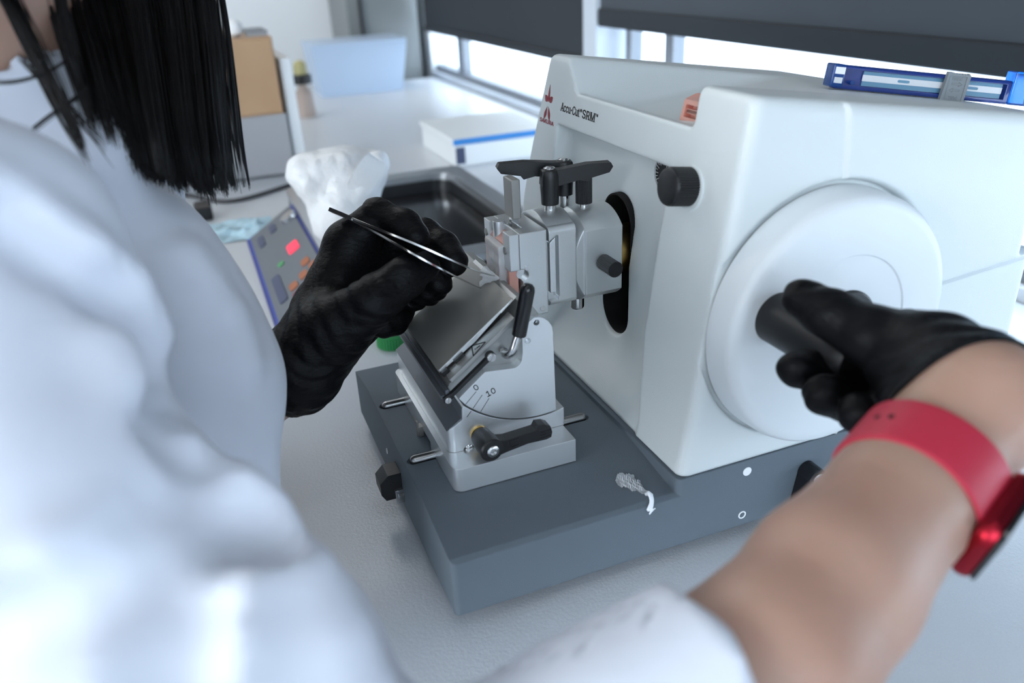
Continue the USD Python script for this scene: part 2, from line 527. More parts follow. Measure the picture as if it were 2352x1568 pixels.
b1 = thing("roller_blind", "dark grey roller blind over the far window, left of the post", "blind", (XW - 0.02, 1.8, 0.135))
part(b1, "blind_cloth", box(XW - 0.022, XW - 0.0205, 1.218, 2.405, 0.150, 1.52), "blind_cloth")
part(b1, "hem_bar", rbox(XW - 0.027, XW - 0.015, 1.218, 2.405, 0.135, 0.155, 0.004), "blind_cloth")
part(b1, "roller", cyl((XW - 0.03, 1.215, 1.54), (XW - 0.03, 2.41, 1.54), 0.025), "blind_cloth")
b2 = thing("roller_blind", "dark grey roller blind with a deep hem above the microtome", "blind", (XW - 0.02, 0.0, 0.218))
part(b2, "blind_cloth", box(XW - 0.022, XW - 0.0205, -1.95, 1.155, 0.245, 1.52), "blind_cloth_pale")
part(b2, "hem_bar", rbox(XW - 0.029, XW - 0.014, -1.95, 1.155, 0.218, 0.252, 0.005), "blind_cloth")
part(b2, "roller", cyl((XW - 0.03, -1.96, 1.54), (XW - 0.03, 1.157, 1.54), 0.025), "blind_cloth")

struct("outdoor_ground", box(XW + 1.0, XW + 60, -40, 50, -4.2, -4.0), "outdoor", "pale paving outside the windows")
solo("outdoor_building", cat_(box(26, 30, 2.0, 24.0, -4.0, 9.0), box(25.9, 26.0, 4, 22, -1.5, -0.6), box(25.9, 26.0, 4, 22, 1.5, 2.4)), "outdoor_wall",
     "pale blue building seen blurred through the far window", "building")

for k_, (xx_, yy_) in enumerate(LAMPS):
    l = thing("ceiling_lamp", ["long ceiling lamp behind the operator, near the right wall", "long ceiling lamp above the microtome, nearest the right wall",
                               "long ceiling lamp near the left wall, away from the windows", "long ceiling lamp near the left wall, above the bench's far end"][k_], "lamp", (xx_, yy_, 1.97), "ceiling lamps")
    part(l, "housing", box(xx_ - 0.6, xx_ + 0.6, yy_ - 0.14, yy_ + 0.14, 1.975, 2.0), "white_paint")
    part(l, "diffuser", box(xx_ - 0.57, xx_ + 0.57, yy_ - 0.12, yy_ + 0.12, 1.969, 1.975), "lamp_panel")

# ------------------------------------------------------------------ the bench
t = thing("lab_bench", "long pale grey laboratory bench running under the windows", "bench", (0.3, 0.4, FLOOR))
part(t, "worktop", pz(rrect(-0.135, XW - 0.006, -2.2, 2.41, 0.012), BENCH - 0.03, BENCH), "bench_top")
for xx_ in (-0.08, XW - 0.07):
    for yy_ in (-2.1, 2.33):
        part(t, "leg", box(xx_ - 0.025, xx_ + 0.025, yy_ - 0.025, yy_ + 0.025, FLOOR, BENCH - 0.03), "frame_grey")
part(t, "modesty_panel", box(XW - 0.09, XW - 0.07, -2.05, 2.28, -0.5, BENCH - 0.03), "white_paint")

# ------------------------------------------------------------------ things at the back of the bench
c = thing("instrument_box", "plain grey box under the wooden cabinet at the back", "box", (-0.08, 1.36, BENCH))
part(c, "body", rbox(-0.26, 0.083, 1.25, 1.46, BENCH + 0.004, 0.1035, 0.004), "grey_panel")
for xx_ in (-0.23, 0.06):
    part(c, "foot", cyl((xx_, 1.28, BENCH), (xx_, 1.28, BENCH + 0.005), 0.008), "black_plastic")
c = thing("wooden_cabinet", "light brown wooden cabinet standing on the plain grey box", "cabinet", (-0.08, 1.36, 0.1035))
part(c, "carcass", box(-0.25, 0.079, 1.252, 1.45, 0.1035, 0.239), "wood")
part(c, "front_panel", rbox(-0.248, 0.077, 1.2475, 1.2525, 0.106, 0.236, 0.002), "wood")
solo("white_ball", lathe([(0, 0), (0.008, 0.0015), (0.015, 0.007), (0.0165, 0.015), (0.014, 0.024), (0.007, 0.030), (0, 0.031)], (0.02, 1.30, 0.239), (0, 0, 1)),
     "bag_white", "small white bulb lying on the wooden cabinet", "bulb")
c = thing("notepad", "flat dark grey pad on the right of the wooden cabinet's top", "notepad", (0.06, 1.33, 0.239))
part(c, "pages", box(0.040, 0.077, 1.29, 1.40, 0.239, 0.246), "grey_panel")
part(c, "cover", box(0.039, 0.078, 1.289, 1.401, 0.246, 0.2475), "console_grey")
solo("cork_block", rbox(-0.018, 0.002, 1.30, 1.33, 0.239, 0.254, 0.004), "wood", "small brown cork on the wooden cabinet beside the white bulb", "cork")
c = thing("white_divider", "narrow white upright panel on the right of the wooden cabinet", "panel", (0.097, 1.30, BENCH))
part(c, "panel", rbox(0.086, 0.108, 1.26, 1.50, BENCH, 0.200, 0.004), "white_paint")
c = thing("storage_tub", "pale blue translucent tub at the far end of the bench", "tub", (0.43, 2.30, BENCH))
tub = m3.Manifold.batch_hull([box(0.30, 0.55, 2.20, 2.36, BENCH, BENCH + 0.01), box(0.285, 0.572, 2.19, 2.38, 0.12, 0.127)])
tub = tub - m3.Manifold.batch_hull([box(0.304, 0.546, 2.204, 2.356, BENCH + 0.004, BENCH + 0.01), box(0.289, 0.568, 2.194, 2.376, 0.127, 0.13)])
part(c, "body", tub, "pale_blue")
part(c, "lid", pz(rrect(0.282, 0.575, 2.187, 2.383, 0.01), 0.128, 0.138), "pale_blue")
c = thing("tall_cupboard", "tall grey cupboard in the far corner by the pillar", "cupboard", (0.53, 2.60, FLOOR))
part(c, "body", box(0.455, XW - 0.03, 2.46, 2.78, FLOOR, 1.6), "cupboard_grey")
part(c, "door", box(0.478, XW - 0.05, 2.448, 2.46, FLOOR + 0.08, 1.55), "cupboard_grey")
part(c, "handle", rbox(0.490, 0.500, 2.430, 2.448, 0.05, 0.25, 0.004), "black_plastic")
c = thing("soap_bottle", "small dark bottle with a yellow cap between cabinet and blue tub", "bottle", (0.205, 1.90, BENCH))
part(c, "body", lathe([(0, 0), (0.024, 0), (0.025, 0.01), (0.022, 0.06), (0.012, 0.075), (0.012, 0.085), (0, 0.085)], (0.205, 1.90, BENCH), (0, 0, 1)), "bottle_tan")
part(c, "collar", lathe([(0, 0), (0.026, 0), (0.026, 0.022), (0, 0.024)], (0.205, 1.90, 0.071), (0, 0, 1)), "black_plastic")
part(c, "cap", lathe([(0, 0), (0.018, 0), (0.016, 0.026), (0.008, 0.034), (0, 0.035)], (0.205, 1.90, 0.095), (0, 0, 1)), "yellow")

# the paraffin flotation bath with its sloping control panel
c = thing("flotation_bath", "black water bath with a sloping grey control panel, behind the gloved left hand", "water bath", (0.14, 0.70, BENCH))
bath = py(Polygon([(0.030, BENCH + 0.006), (0.312, BENCH + 0.006), (0.312, 0.030), (0.030, 0.030)]), 0.50, 0.93)
bath = bath - pz(rrect(0.062, 0.282, 0.535, 0.895, 0.03), -0.006, 0.1)
part(c, "body", bath, "bath_black")
rim = pz(rrect(0.028, 0.314, 0.498, 0.932, 0.012), 0.030, 0.040) - pz(rrect(0.058, 0.286, 0.531, 0.899, 0.03), 0.02, 0.05)
part(c, "rim", rim, "bath_rim", label="silver rim")
part(c, "basin", pz(rrect(0.064, 0.280, 0.537, 0.893, 0.028), -0.004, 0.012), "black_gloss", label="dark water in the basin")
E1 = unit((0.069, 0, 0.044))                   # up the slope of the control panel
E2 = A(0, -1, 0)
N_ = np.cross(E2, E1) if np.cross(E2, E1)[2] > 0 else np.cross(E1, E2)
con = py(Polygon([(-0.046, BENCH + 0.004), (0.0295, BENCH + 0.004), (0.0295, 0.034), (-0.046, -0.012)]), 0.500, 0.860)
part(c, "console", con, "console_blue", label="blue edged console")
O_ = A(-0.046, 0, -0.012)


def onpanel(a, y, lift=0.0):
    return O_ + E1 * a + A(0, y, 0) + N_ * lift


def panel_plate(a0, a1, y0, y1, h, r, lift=0.0):
    return prism(rrect(a0, a1, -y1, -y0, r), h, E1, A(0, -1, 0), O_ + (N_ * lift if np.dot(np.cross(E1, A(0, -1, 0)), N_) > 0 else N_ * (lift + h)))


part(c, "control_panel", panel_plate(0.007, 0.083, 0.506, 0.852, 0.0015, 0.004), "console_grey", label="grey membrane panel")
for a, y, w, l, m, nm in ((0.022, 0.80, 0.010, 0.045, "console_dark", "marking"), (0.045, 0.815, 0.010, 0.035, "console_dark", "marking"), (0.022, 0.60, 0.012, 0.09, "console_dark", "marking"),
                          (0.060, 0.690, 0.017, 0.034, "display_red", "display"), (0.036, 0.668, 0.010, 0.012, "lamp_green", "indicator"),
                          (0.040, 0.575, 0.012, 0.020, "button_orange", "button"), (0.057, 0.583, 0.012, 0.020, "button_orange", "button"), (0.073, 0.588, 0.012, 0.020, "button_orange", "button"),
                          (0.066, 0.615, 0.012, 0.020, "button_orange", "button"), (0.041, 0.545, 0.013, 0.019, "button_red", "button")):
    part(c, nm, panel_plate(a - w / 2, a + w / 2, y - l / 2, y + l / 2, 0.0012, 0.004, 0.0015), m)
part(c, "dial", cyl(onpanel(0.074, 0.80, 0.0015), onpanel(0.074, 0.80, 0.008), 0.012), "bath_rim")

# a crumpled white packet of tissues on the corner of the bath
def bag_sdf(p):
    d = chain(p, [(0.058, 0.600, 0.070), (0.062, 0.604, 0.085), (0.068, 0.615, 0.118)], [0.030, 0.037, 0.044], 0.02)
    d = smin(d, rc(p, (0.030, 0.612, 0.132), (0.100, 0.630, 0.120), 0.026), 0.02)
    d = smin(d, rc(p, (0.075, 0.585, 0.100), (0.108, 0.600, 0.137), 0.016, 0.015), 0.008)
    q = p * 42
    d = d - 0.008 * (meshkit.fbm(q, 3, 5) - 0.5) - 0.006 * np.abs(meshkit.noise(p * A(60, 60, 25), 9) - 0.5)
    d = smax(d, p[:, 2] - 0.158, 0.01)
    return np.maximum(d, 0.0405 - p[:, 2])


bagp = thing("tissue_packet", "crumpled white packet of tissues standing on the corner of the water bath", "packet", (0.062, 0.605, 0.0405))
part(bagp, "wrapper", surfnet(bag_sdf, (-0.03, 0.53, 0.03), (0.16, 0.70, 0.18), 0.003), "bag_white", True)
part(bagp, "flap", flatbar(smooth_path([(0.070, 0.572, 0.112), (0.085, 0.568, 0.128), (0.104, 0.575, 0.148)], 8), [0.018, 0.022, 0.026, 0.030, 0.032, 0.032, 0.030, 0.026], [0.003] * 8, (0.7, 0.1, -0.6)), "bag_white", True)


def tissue_sheet(name, cx, cy, z0, r, mat, lab, catg, amp=0.02, seed=1):
    n = 30
    g = np.linspace(-1, 1, n)
    X, Y = np.meshgrid(g, g, indexing="ij")
    P = np.stack([cx + X * r[0], cy + Y * r[1], 0 * X], -1)
    hh = amp * np.abs(meshkit.fbm(P * 45, 3, seed) - 0.35) * np.clip(1.3 - X ** 2 - Y ** 2, 0.1, 1)
    P[..., 2] = z0 + 0.001 + hh
    P[..., 0] += 0.012 * (meshkit.noise(P * 30, seed + 2) - 0.5)
    V = np.vstack([P.reshape(-1, 3), P.reshape(-1, 3) - A(0, 0, 0.0008)])
    F = []
    for i in range(n - 1):
        for j in range(n - 1):
            a = i * n + j
            F += [(a, a + n, a + n + 1), (a, a + n + 1, a + 1), (a + n * n, a + n * n + n + 1, a + n * n + n), (a + n * n, a + n * n + 1, a + n * n + n + 1)]
    return solo(name, (V, np.array(F)), mat, lab, catg, True)


tissue_sheet("blue_wipe", -0.055, 0.925, BENCH, (0.055, 0.055), "bag_blue", "crumpled pale blue wipe behind the control panel", "wipe", 0.03, 4)
cb = smooth_path([(-0.60, 1.18, BENCH + 0.004), (-0.30, 1.19, BENCH + 0.004), (-0.13, 1.20, BENCH + 0.004), (-0.05, 1.10, BENCH + 0.004), (0.02, 1.13, BENCH + 0.004), (0.10, 1.18, BENCH + 0.004), (0.2, 1.16, BENCH + 0.004)], 60)
solo("power_cable", tube(cb, 0.0038, 10), "cable", "dark cable lying across the bench behind the hair", "cable", True)
c = thing("plug", "small black plug on the bench below the cable", "plug", (-0.097, 1.03, BENCH))
part(c, "body", rbox(-0.112, -0.084, 1.005, 1.055, BENCH, BENCH + 0.024, 0.006), "black_plastic")
part(c, "pin", cyl((-0.098, 1.055, 0.0), (-0.098, 1.072, 0.0), 0.003), "rod_steel")

c = thing("slide_box", "white slide box with a blue lid on the bench behind the water bath", "box", (0.47, 1.25, BENCH))
part(c, "body", rbox(0.372, 0.580, 1.13, 1.36, BENCH, 0.028, 0.003), "box_white")
part(c, "lid", rbox(0.369, 0.583, 1.130, 1.363, 0.0285, 0.040, 0.003), "box_white")
part(c, "blue_edge", box(0.370, 0.560, 1.1275, 1.1305, 0.0290, 0.0395), "blue_lid", label="blue front edge of the lid")
part(c, "end_label", box(0.374, 0.392, 1.1285, 1.130, BENCH + 0.006, 0.024), "console_dark")
c = thing("green_cap", "round green screw cap lying on the bench behind the knife holder", "cap", (0.066, 0.415, BENCH))
part(c, "shell", lathe([(0, 0), (0.017, 0), (0.0175, 0.014), (0.015, 0.0175), (0, 0.0185)], (0.066, 0.415, BENCH), (0, 0, 1)), "green_plastic")
part(c, "grip", knurl((0.066, 0.415, BENCH + 0.001), (0.066, 0.415, BENCH + 0.013), 0.0182, 36), "green_plastic")

# ------------------------------------------------------------------ the microtome
LEAN_N, LEAN_T, P0 = A(0.98914, 0, -0.14696), A(0.14696, 0, 0.98914), A(0.1525, 0, 0.0528)
YA = A(0, 1, 0)


def HL(w, y, u):
    """A point of the leaning housing: w into it from its front face, u up along that face."""
    return P0 + LEAN_N * w + LEAN_T * u + A(0, y, 0)


WC = A(0.2467, 0, 0.1475)                       # the hand wheel's axis
mt = thing("microtome", "large off white rotary microtome with a hand wheel on a dark grey base", "microtome", (0.22, 0.13, BENCH))

base_prof = [(0, 0.0005), (0.0015, 0), (0.2685, 0), (0.270, 0.0005), (0.270, 0.038), (0.265, 0.0402), (0.218, 0.0485), (0.059, 0.0485), (0.0035, 0.0413), (0.0, 0.0395)]
slots = [cyl((0.001, y, 0.0485), (0.129, y, 0.0485), 0.0044) + m3.Manifold.sphere(0.0044, 24).translate([0.001, y, 0.0485]) + m3.Manifold.sphere(0.0044, 24).translate([0.129, y, 0.0485]) for y in (0.1007, 0.1817)]
low = pz(rrect(0.0, 0.30, 0.0, 0.270, 0.004), -0.01, 0.06) ^ px_(base_prof, 0.0, 0.158)
high = pz(rrect(0.1515, 0.4425, 0.0, 0.270, 0.004), 0.0, 0.0525)
slots = [s.translate([0.0055, 0, 0]) for s in slots]
bs = part(mt, "base_plate", low + high - slots[0] - slots[1], "grey_paint", 25, label="dark grey painted base")
for y in (0.1007, 0.1817):
    rod = cyl((0.0075, y, 0.0487), (0.1335, y, 0.0487), 0.0036) + m3.Manifold.sphere(0.0036, 24).translate([0.0075, y, 0.0487]) + m3.Manifold.sphere(0.0036, 24).translate([0.1335, y, 0.0487])
    part(bs, "guide_rod", rod, "rod_steel", label="steel guide rod")
for x, y in ((0.03, 0.03), (0.03, 0.24), (0.41, 0.03), (0.41, 0.24)):
    part(bs, "foot", cyl((x, y, BENCH), (x, y, 0.001), 0.014), "black_plastic")
part(bs, "dot", cyl((0.2045, 0, 0.0436), (0.2045, -0.0004, 0.0436), 0.0032), "white_print", label="solid white dot")
part(bs, "ring", cyl((0.2038, 0, 0.0085), (0.2038, -0.0004, 0.0085), 0.0030) - cyl((0.2038, 0.001, 0.0085), (0.2038, -0.001, 0.0085), 0.0021), "white_print", label="white ring")
part(bs, "mark", prism(Point(0, 0).buffer(0.001, 8), 0.0003, A(0, -1, 0), A(0, 0, 2.6), A(0.0, 0.160, 0.0228)), "white_print", label="small white mark on the front")
# the black stop on the front edge of the base
blk = py([(-0.0155, 0.0145), (-0.0125, 0.0090), (0.0002, 0.0090), (0.0002, 0.0295), (-0.0095, 0.0295), (-0.0155, 0.0235)], 0.118, 0.134)
part(bs, "front_stop", blk, "black_plastic", label="black plastic stop on the front edge")
part(bs, "stop_spring", cat_(box(-0.006, 0.001, 0.1155, 0.118, 0.006, 0.017), box(-0.004, 0.001, 0.1135, 0.1155, 0.009, 0.013)), "bright_steel")
# the black locking lever on the right side
o = A(0.2535, -0.0005, 0.0305)
lev = Polygon([(-0.0066, 0.001), (0.0066, 0.001), (-0.0042, -0.0370), (-0.0126, -0.0370)]).buffer(0.0001).union(Point(0, 0).buffer(0.0070, 24))
part(bs, "locking_lever", prism(lev, 0.0125, A(1, 0, 0), A(0, 0, 1), o) ^ box(0.2, 0.3, -0.02, 0.0, -0.0085, 0.1), "black_gloss", label="black locking lever")
part(bs, "lever_pin", lathe([(0, 0), (0.0041, 0), (0.0041, 0.0004), (0.0032, 0.0008), (0, 0.0008)], o + A(0, -0.0124, 0), (0, -1, 0)), "bright_steel")


# the moulded housing
def ramp(v, a, b):
    h = np.clip((v - a) / (b - a), 0, 1)
    return h * h * (3 - 2 * h)


def housing_sdf(p):
    p = p.astype(float)
    x, y, z = p[:, 0], p[:, 1], p[:, 2]
    w = (p - P0) @ LEAN_N
    u = (p - P0) @ LEAN_T
    rr = np.hypot(x - WC[0], z - WC[2])
    panel = np.minimum(w - (0.0608 + (0.2338 - u) * 0.2745), rr - 0.0840)
    off = -0.0026 * ramp(panel, -0.0006, 0.0016)
    led = 0.1272 + (w - 0.18) * 0.2227
    below = 1 - np.clip((u - (led - 0.0115)) / 0.0115, 0, 1)
    right = ramp(w, 0.120, 0.130)
    off = off * (1 - below * right) + 0.0100 * below * right
    side = off - y
    left = (y - (0.2600 + (0.2335 - u) * 0.262)) * 0.96
    left = smax(left, y - 0.287, 0.01)
    rear = x - (0.4147 + 0.027 * ramp(led - u, -0.002, 0.006))
    d = smax(-w, u - 0.2335, 0.007)
    d = smax(d, side, 0.008)
    d = smax(d, left, 0.005)
    d = smax(d, rear, 0.008)
    d = smax(d, 0.0528 - z, 0.002)
    # the recess in front, with a ramp at its foot
    yi = np.interp(u, [0.0, 0.07, 0.13, 0.185], [0.0545, 0.0665, 0.0680, 0.0672])
    rx = x - (0.1815 + 0.13 * np.maximum(z - 0.15, 0))
    rr_ = ((x - 0.1545) * 0.753 - (z - 0.0535) * 0.659)
    back = smax(rx, rr_, 0.012)
    rec = smax(smax(yi - y, back, 0.010), smax(y - 0.2325, back, 0.012), 0.001)
    rec = smax(rec, u - 0.1822, 0.001)
    d = smax(d, -rec, 0.0022)
    # the oblong hole of the specimen head
    hz = np.clip(z, 0.111, 0.1775)
    hole = np.maximum(np.hypot(y - 0.1415, z - hz) - 0.0205, 0.17 - x)
    hole = np.maximum(hole, x - 0.235)
    d = smax(d, -hole, 0.003)
    # the tray in the top
    fl = (0.196 + 0.2307 * (w - 0.012) - 0.1117 * (y - 0.19) - u) * 0.95
    a, b, c_ = A(0.010, 0.225, 0.2335), A(0.012, 0.190, 0.196), A(0.1715, 0.1837, 0.2335)
    nl = unit(np.cross(b - a, c_ - a))
    nl = nl if nl[1] > 0 else -nl
    lw = (w - a[0]) * nl[0] + (y - a[1]) * nl[1] + (u - a[2]) * nl[2]
    tray = np.maximum(smax(smax(fl, lw, 0.006), 0.0515 - y, 0.006), np.minimum(0.0085 - w, 0.2091 - u))
    d = smax(d, -tray, 0.0025)
    # the well round the hand wheel
    d = smax(d, -np.maximum(rr - 0.0832, y - 0.0035), 0.002)
    return d.astype(np.float32)


hs = part(mt, "housing", surfnet(housing_sdf, (0.145, -0.008, 0.048), (0.450, 0.292, 0.300), 0.0016), "housing", 40, label="off white moulded housing")
ob = lambda r: [(0.1415 + r * math.cos(a), (0.1775 if a < math.pi else 0.111) + r * math.sin(a)) for a in np.linspace(0, 2 * math.pi, 64, endpoint=False)]
part(hs, "slot_liner", (px_(ob(0.0212), 0.1832, 0.2320) - px_(ob(0.0200), 0.18, 0.2300)), "black_hole", 40, label="dark inside of the oblong hole")
brass = cyl((0.172, 0.1407, 0.158), (0.225, 0.1407, 0.158), 0.0175, n=48)
part(hs, "brass_ring", brass, "brass", label="brass ring behind the specimen head")

# lettering and emblem on the front face
FR, FU = A(0, -1, 0), LEAN_T


def front(y, u, lift=0.00010):
    return HL(-lift, y, u)


def serif_text(t_, h, y, u, narrow, thick=True):
    """Upright lettering with slab serifs added to the feet and heads of the stems."""
    from shapely import affinity, box as sbox, union_all
    m = meshkit.text_mesh(t_, h, 0.001, False)
    v = np.array(m.vertices)
    g = union_all([Polygon(v[f][:, :2]) for f in m.faces if np.ptp(v[f][:, 2]) < 1e-9 and v[f][0, 2] < 5e-4]).buffer(h * 0.006)
    if thick:
        add = []
        for lv in (0.0, h * 0.955):
            cut = g.intersection(sbox(-1, lv, 1, lv + h * 0.045))
            for q in getattr(cut, "geoms", [cut]):
                if not q.is_empty and q.bounds[2] - q.bounds[0] < h * 0.34:
                    add.append(sbox(q.bounds[0] - h * 0.10, lv, q.bounds[2] + h * 0.10, lv + h * 0.055))
        g = union_all([affinity.scale(g, 1, 1)] + add).buffer(h * 0.012)
    g = affinity.scale(g, narrow, 1, origin=(0, 0))
    return cat_(*[prism(q, 0.00012, FR, FU, front(y, u)) for q in getattr(g, "geoms", [g]) if q.area > 1e-9])


def fitted(t_, h, y0, y1, u, thick=True):
    v = np.array(meshkit.text_mesh(t_, h, 0.001, False).vertices)[:, 0]
    k_ = (y0 - y1) / np.ptp(v)
    return serif_text(t_, h, y0 + v.min() * k_, u, k_, thick)


tm = [fitted("Accu", 0.0060, 0.2290, 0.2126, 0.1935), cyl(front(0.2107, 0.1962, -0.0001), front(0.2107, 0.1962, 0.00022), 0.00075, n=16), fitted("Cut", 0.0060, 0.2089, 0.1972, 0.1935),
      fitted("SRM", 0.0060, 0.1919, 0.1724, 0.1935), fitted("®", 0.0030, 0.1963, 0.1931, 0.1964, False), fitted("TM", 0.0020, 0.1720, 0.1678, 0.1976, False)]
part(hs, "lettering", cat_(*tm), "black_print", False, label="black lettering Accu-Cut SRM")


def petal(L, w, ang, r0, notch=0.0, tip=0.6):
    s = np.linspace(0, 1, 14)
    half = w / 2 * np.sin(np.pi * s ** tip)
    pts = [(-h, r0 + L * t) for h, t in zip(half, s)] + [(h, r0 + L * t) for h, t in zip(half[::-1], s[::-1])]
    P = Polygon(pts).buffer(0)
    if notch:
        P = P.difference(Polygon([(0, r0 + L * (1 - notch)), (-w * 0.22, r0 + L * 1.02), (w * 0.22, r0 + L * 1.02)]))
    from shapely import affinity
    return affinity.rotate(P, ang, origin=(0, 0))


pet = [petal(0.0135, 0.0034, 0, 0.0012), petal(0.0072, 0.0050, 52, 0.0022, tip=0.9), petal(0.0072, 0.0050, -52, 0.0022, tip=0.9),
       petal(0.0118, 0.0040, 157, 0.0024, 0.10, 1.3), petal(0.0118, 0.0040, -157, 0.0024, 0.10, 1.3)]
part(hs, "emblem", cat_(*[prism(q, 0.00014, FR, FU, front(0.2532, 0.1955)) for q in pet if not q.is_empty and q.geom_type == "Polygon"]), "red_print", False, label="dark red five-petal emblem")
part(hs, "emblem_name", text("SAKURA", 0.0030, front(0.2665, 0.1800), FR, FU, 0.0003, 1.62, True), "red_print", False, label="dark red lettering SAKURA")

# the feed dial in the recess and its window
dy, dz = 0.0905, 0.2225
part(hs, "dial_bezel", cyl((0.1925, dy, dz), (0.1880, dy, dz), 0.0125, n=48) - cyl((0.195, dy, dz), (0.187, dy, dz), 0.0100, n=48), "housing", 40)
dl = part(hs, "feed_dial", cyl((0.1925, dy, dz), (0.1892, dy, dz), 0.0100, n=48), "black_plastic", label="black micrometre dial with white divisions")
ticks = []
for k in range(24):
    a = 2 * math.pi * k / 24
    c_, s_ = math.cos(a), math.sin(a)
    L = 0.0032 if k % 2 == 0 else 0.0020
    ticks.append(prism([(-0.00016, 0.0096 - L), (0.00016, 0.0096 - L), (0.00016, 0.0096), (-0.00016, 0.0096)], 0.0002, A(0, -c_, -s_), A(0, -s_, c_), A(0.1891, dy, dz)))
part(dl, "divisions", cat_(*ticks), "white_print", False)
kn = HL(0.0, 0.0435, 0.1762)
part(hs, "knob_seat", cyl(kn + LEAN_N * 0.002 + LEAN_T * -0.001, kn - LEAN_N * 0.0012 + LEAN_T * -0.001, 0.0135, n=48), "housing", 40)
kb = knurl(kn, kn - LEAN_N * 0.0145, 0.0115, 48, 0.04) + lathe([(0, 0), (0.0113, 0), (0.0108, 0.0016), (0.009, 0.0026), (0, 0.003)], kn - LEAN_N * 0.0145, -LEAN_N, 48)
part(hs, "section_knob", kb, "black_plastic", 40, label="black knurled thickness knob")

# the hand wheel
whl = part(mt, "hand_wheel", lathe([(0, 0.001), (0.0806, 0.001), (0.0806, -0.0030), (0.0797, -0.0150), (0.0786, -0.0185), (0.0762, -0.0207), (0.072, -0.0213), (0.0450, -0.0216), (0.0442, -0.0206), (0, -0.0206)][::-1],
                                   WC, (0, 1, 0), 128), "wheel_white", 35, label="white hand wheel")
part(whl, "hub_cap", lathe([(0, 0), (0.0232, 0), (0.0232, 0.0012), (0.022, 0.0020), (0, 0.0024)], WC + A(0, -0.0204, 0), (0, -1, 0), 64), "black_plastic", label="dark grey hub cap")
HX = A(0.197, 0, 0.1645)
part(whl, "crank_handle", lathe([(0, 0), (0.0150, 0), (0.0150, 0.048), (0.0145, 0.058), (0.0125, 0.064), (0, 0.066)], HX + A(0, -0.0203, 0), (0, -1, 0), 48), "black_plastic", 40, label="black cylindrical crank handle")

# the specimen head and its clamp
yc, yf, yb = 0.1407, 0.117, 0.1645
zc = 0.1607
barrel = cyl((0.1455, yc, zc), (0.1740, yc, zc), 0.0335, n=64) ^ box(0.14, 0.2, yf - 0.0005, 0.18, 0.1, 0.22)
cone = cyl((0.1370, yc, zc), (0.1456, yc, zc), 0.0225, 0.0335, n=64) ^ box(0.13, 0.2, yf + 0.001, 0.18, 0.1, 0.22)
head = part(mt, "specimen_head", barrel + cone, "cast_metal", 40, label="satin metal specimen head")
pl = rrect(yf, yb, 0.1335, 0.1905, 0.004).union(Polygon([(y, 0.1885 + 0.0075 * math.sin(math.pi * (y - yf) / (yb - yf))) for y in np.linspace(yf + 0.001, yb - 0.001, 20)] + [(yb - 0.002, 0.17), (yf + 0.002, 0.17)]))
slide = px_(pl, 0.1186, 0.1387)
slide = slide - box(0.1180, 0.1248, 0.11, 0.1215, 0.1375, 0.1800) - box(0.1236, 0.1256, 0.11, 0.1225, 0.140, 0.1845)
slide = slide - py([(0.117, 0.1800), (0.1248, 0.1800), (0.1248, 0.1850)], 0.11, 0.1215)
part(head, "slide_plate", slide, "cast_metal", 30)
gib = py([(0.1190, 0.1440), (0.1232, 0.1440), (0.1232, 0.1835), (0.1190, 0.1797)], 0.1172, 0.1235)
part(head, "gib", gib, "aluminium", 30)
blk1 = box(0.0972, 0.1168, yf, yb, 0.1297, 0.1898) - cyl((0.0988, 0.11, 0.1605), (0.0988, 0.17, 0.1605), 0.0042)
blk1 = blk1 - box(0.093, 0.0988, 0.11, 0.17, 0.120, 0.1647) - box(0.0985, 0.104, yf + 0.012, yf + 0.0265, 0.186, 0.195)
clamp = part(head, "clamp_block", blk1, "cast_metal", 30, label="cassette clamp block")
for x, z in ((0.1022, 0.1656), (0.1124, 0.1338)):
    part(clamp, "pin", cyl((x, yf + 0.001, z), (x, yf - 0.0006, z), 0.0019), "bright_steel")
for y0, y1 in ((yf, yf + 0.0115), (yb - 0.0105, yb)):
    j = box(0.0900, 0.0969, y0, y1, 0.1645, 0.1897)
    part(clamp, "jaw", j + box(0.0950, 0.0969, y0, y1, 0.1600, 0.1660) if y0 > 0.13 else j, "cast_metal", 30)
part(clamp, "jaw_screw", lathe([(0, 0), (0.0026, 0), (0.0026, 0.0008), (0, 0.001)], (0.0902, yf + 0.0085, 0.177), (-1, 0, 0), 20), "dark_steel")
part(clamp, "jaw_screw", lathe([(0, 0), (0.0026, 0), (0.0026, 0.0008), (0, 0.001)], (0.0902, yb - 0.003, 0.180), (-1, 0, 0), 20), "dark_steel")
part(clamp, "roller", cyl((0.0945, yf + 0.0300, 0.1790), (0.0945, yf + 0.0300, 0.1915), 0.0042), "aluminium")
part(clamp, "rod", cyl((0.0995, yf + 0.004, 0.1602), (0.0995, yb - 0.004, 0.1602), 0.0038), "bright_steel")
# release key standing in the clamp
key = rbox(0.0998, 0.1062, 0.1335, 0.1490, 0.1945, 0.2215, 0.0010)
part(clamp, "release_key", key, "dark_steel", 30, label="upright steel release key")
part(clamp, "key_stem", box(0.1003, 0.1056, 0.1378, 0.1418, 0.1865, 0.1950), "bright_steel")
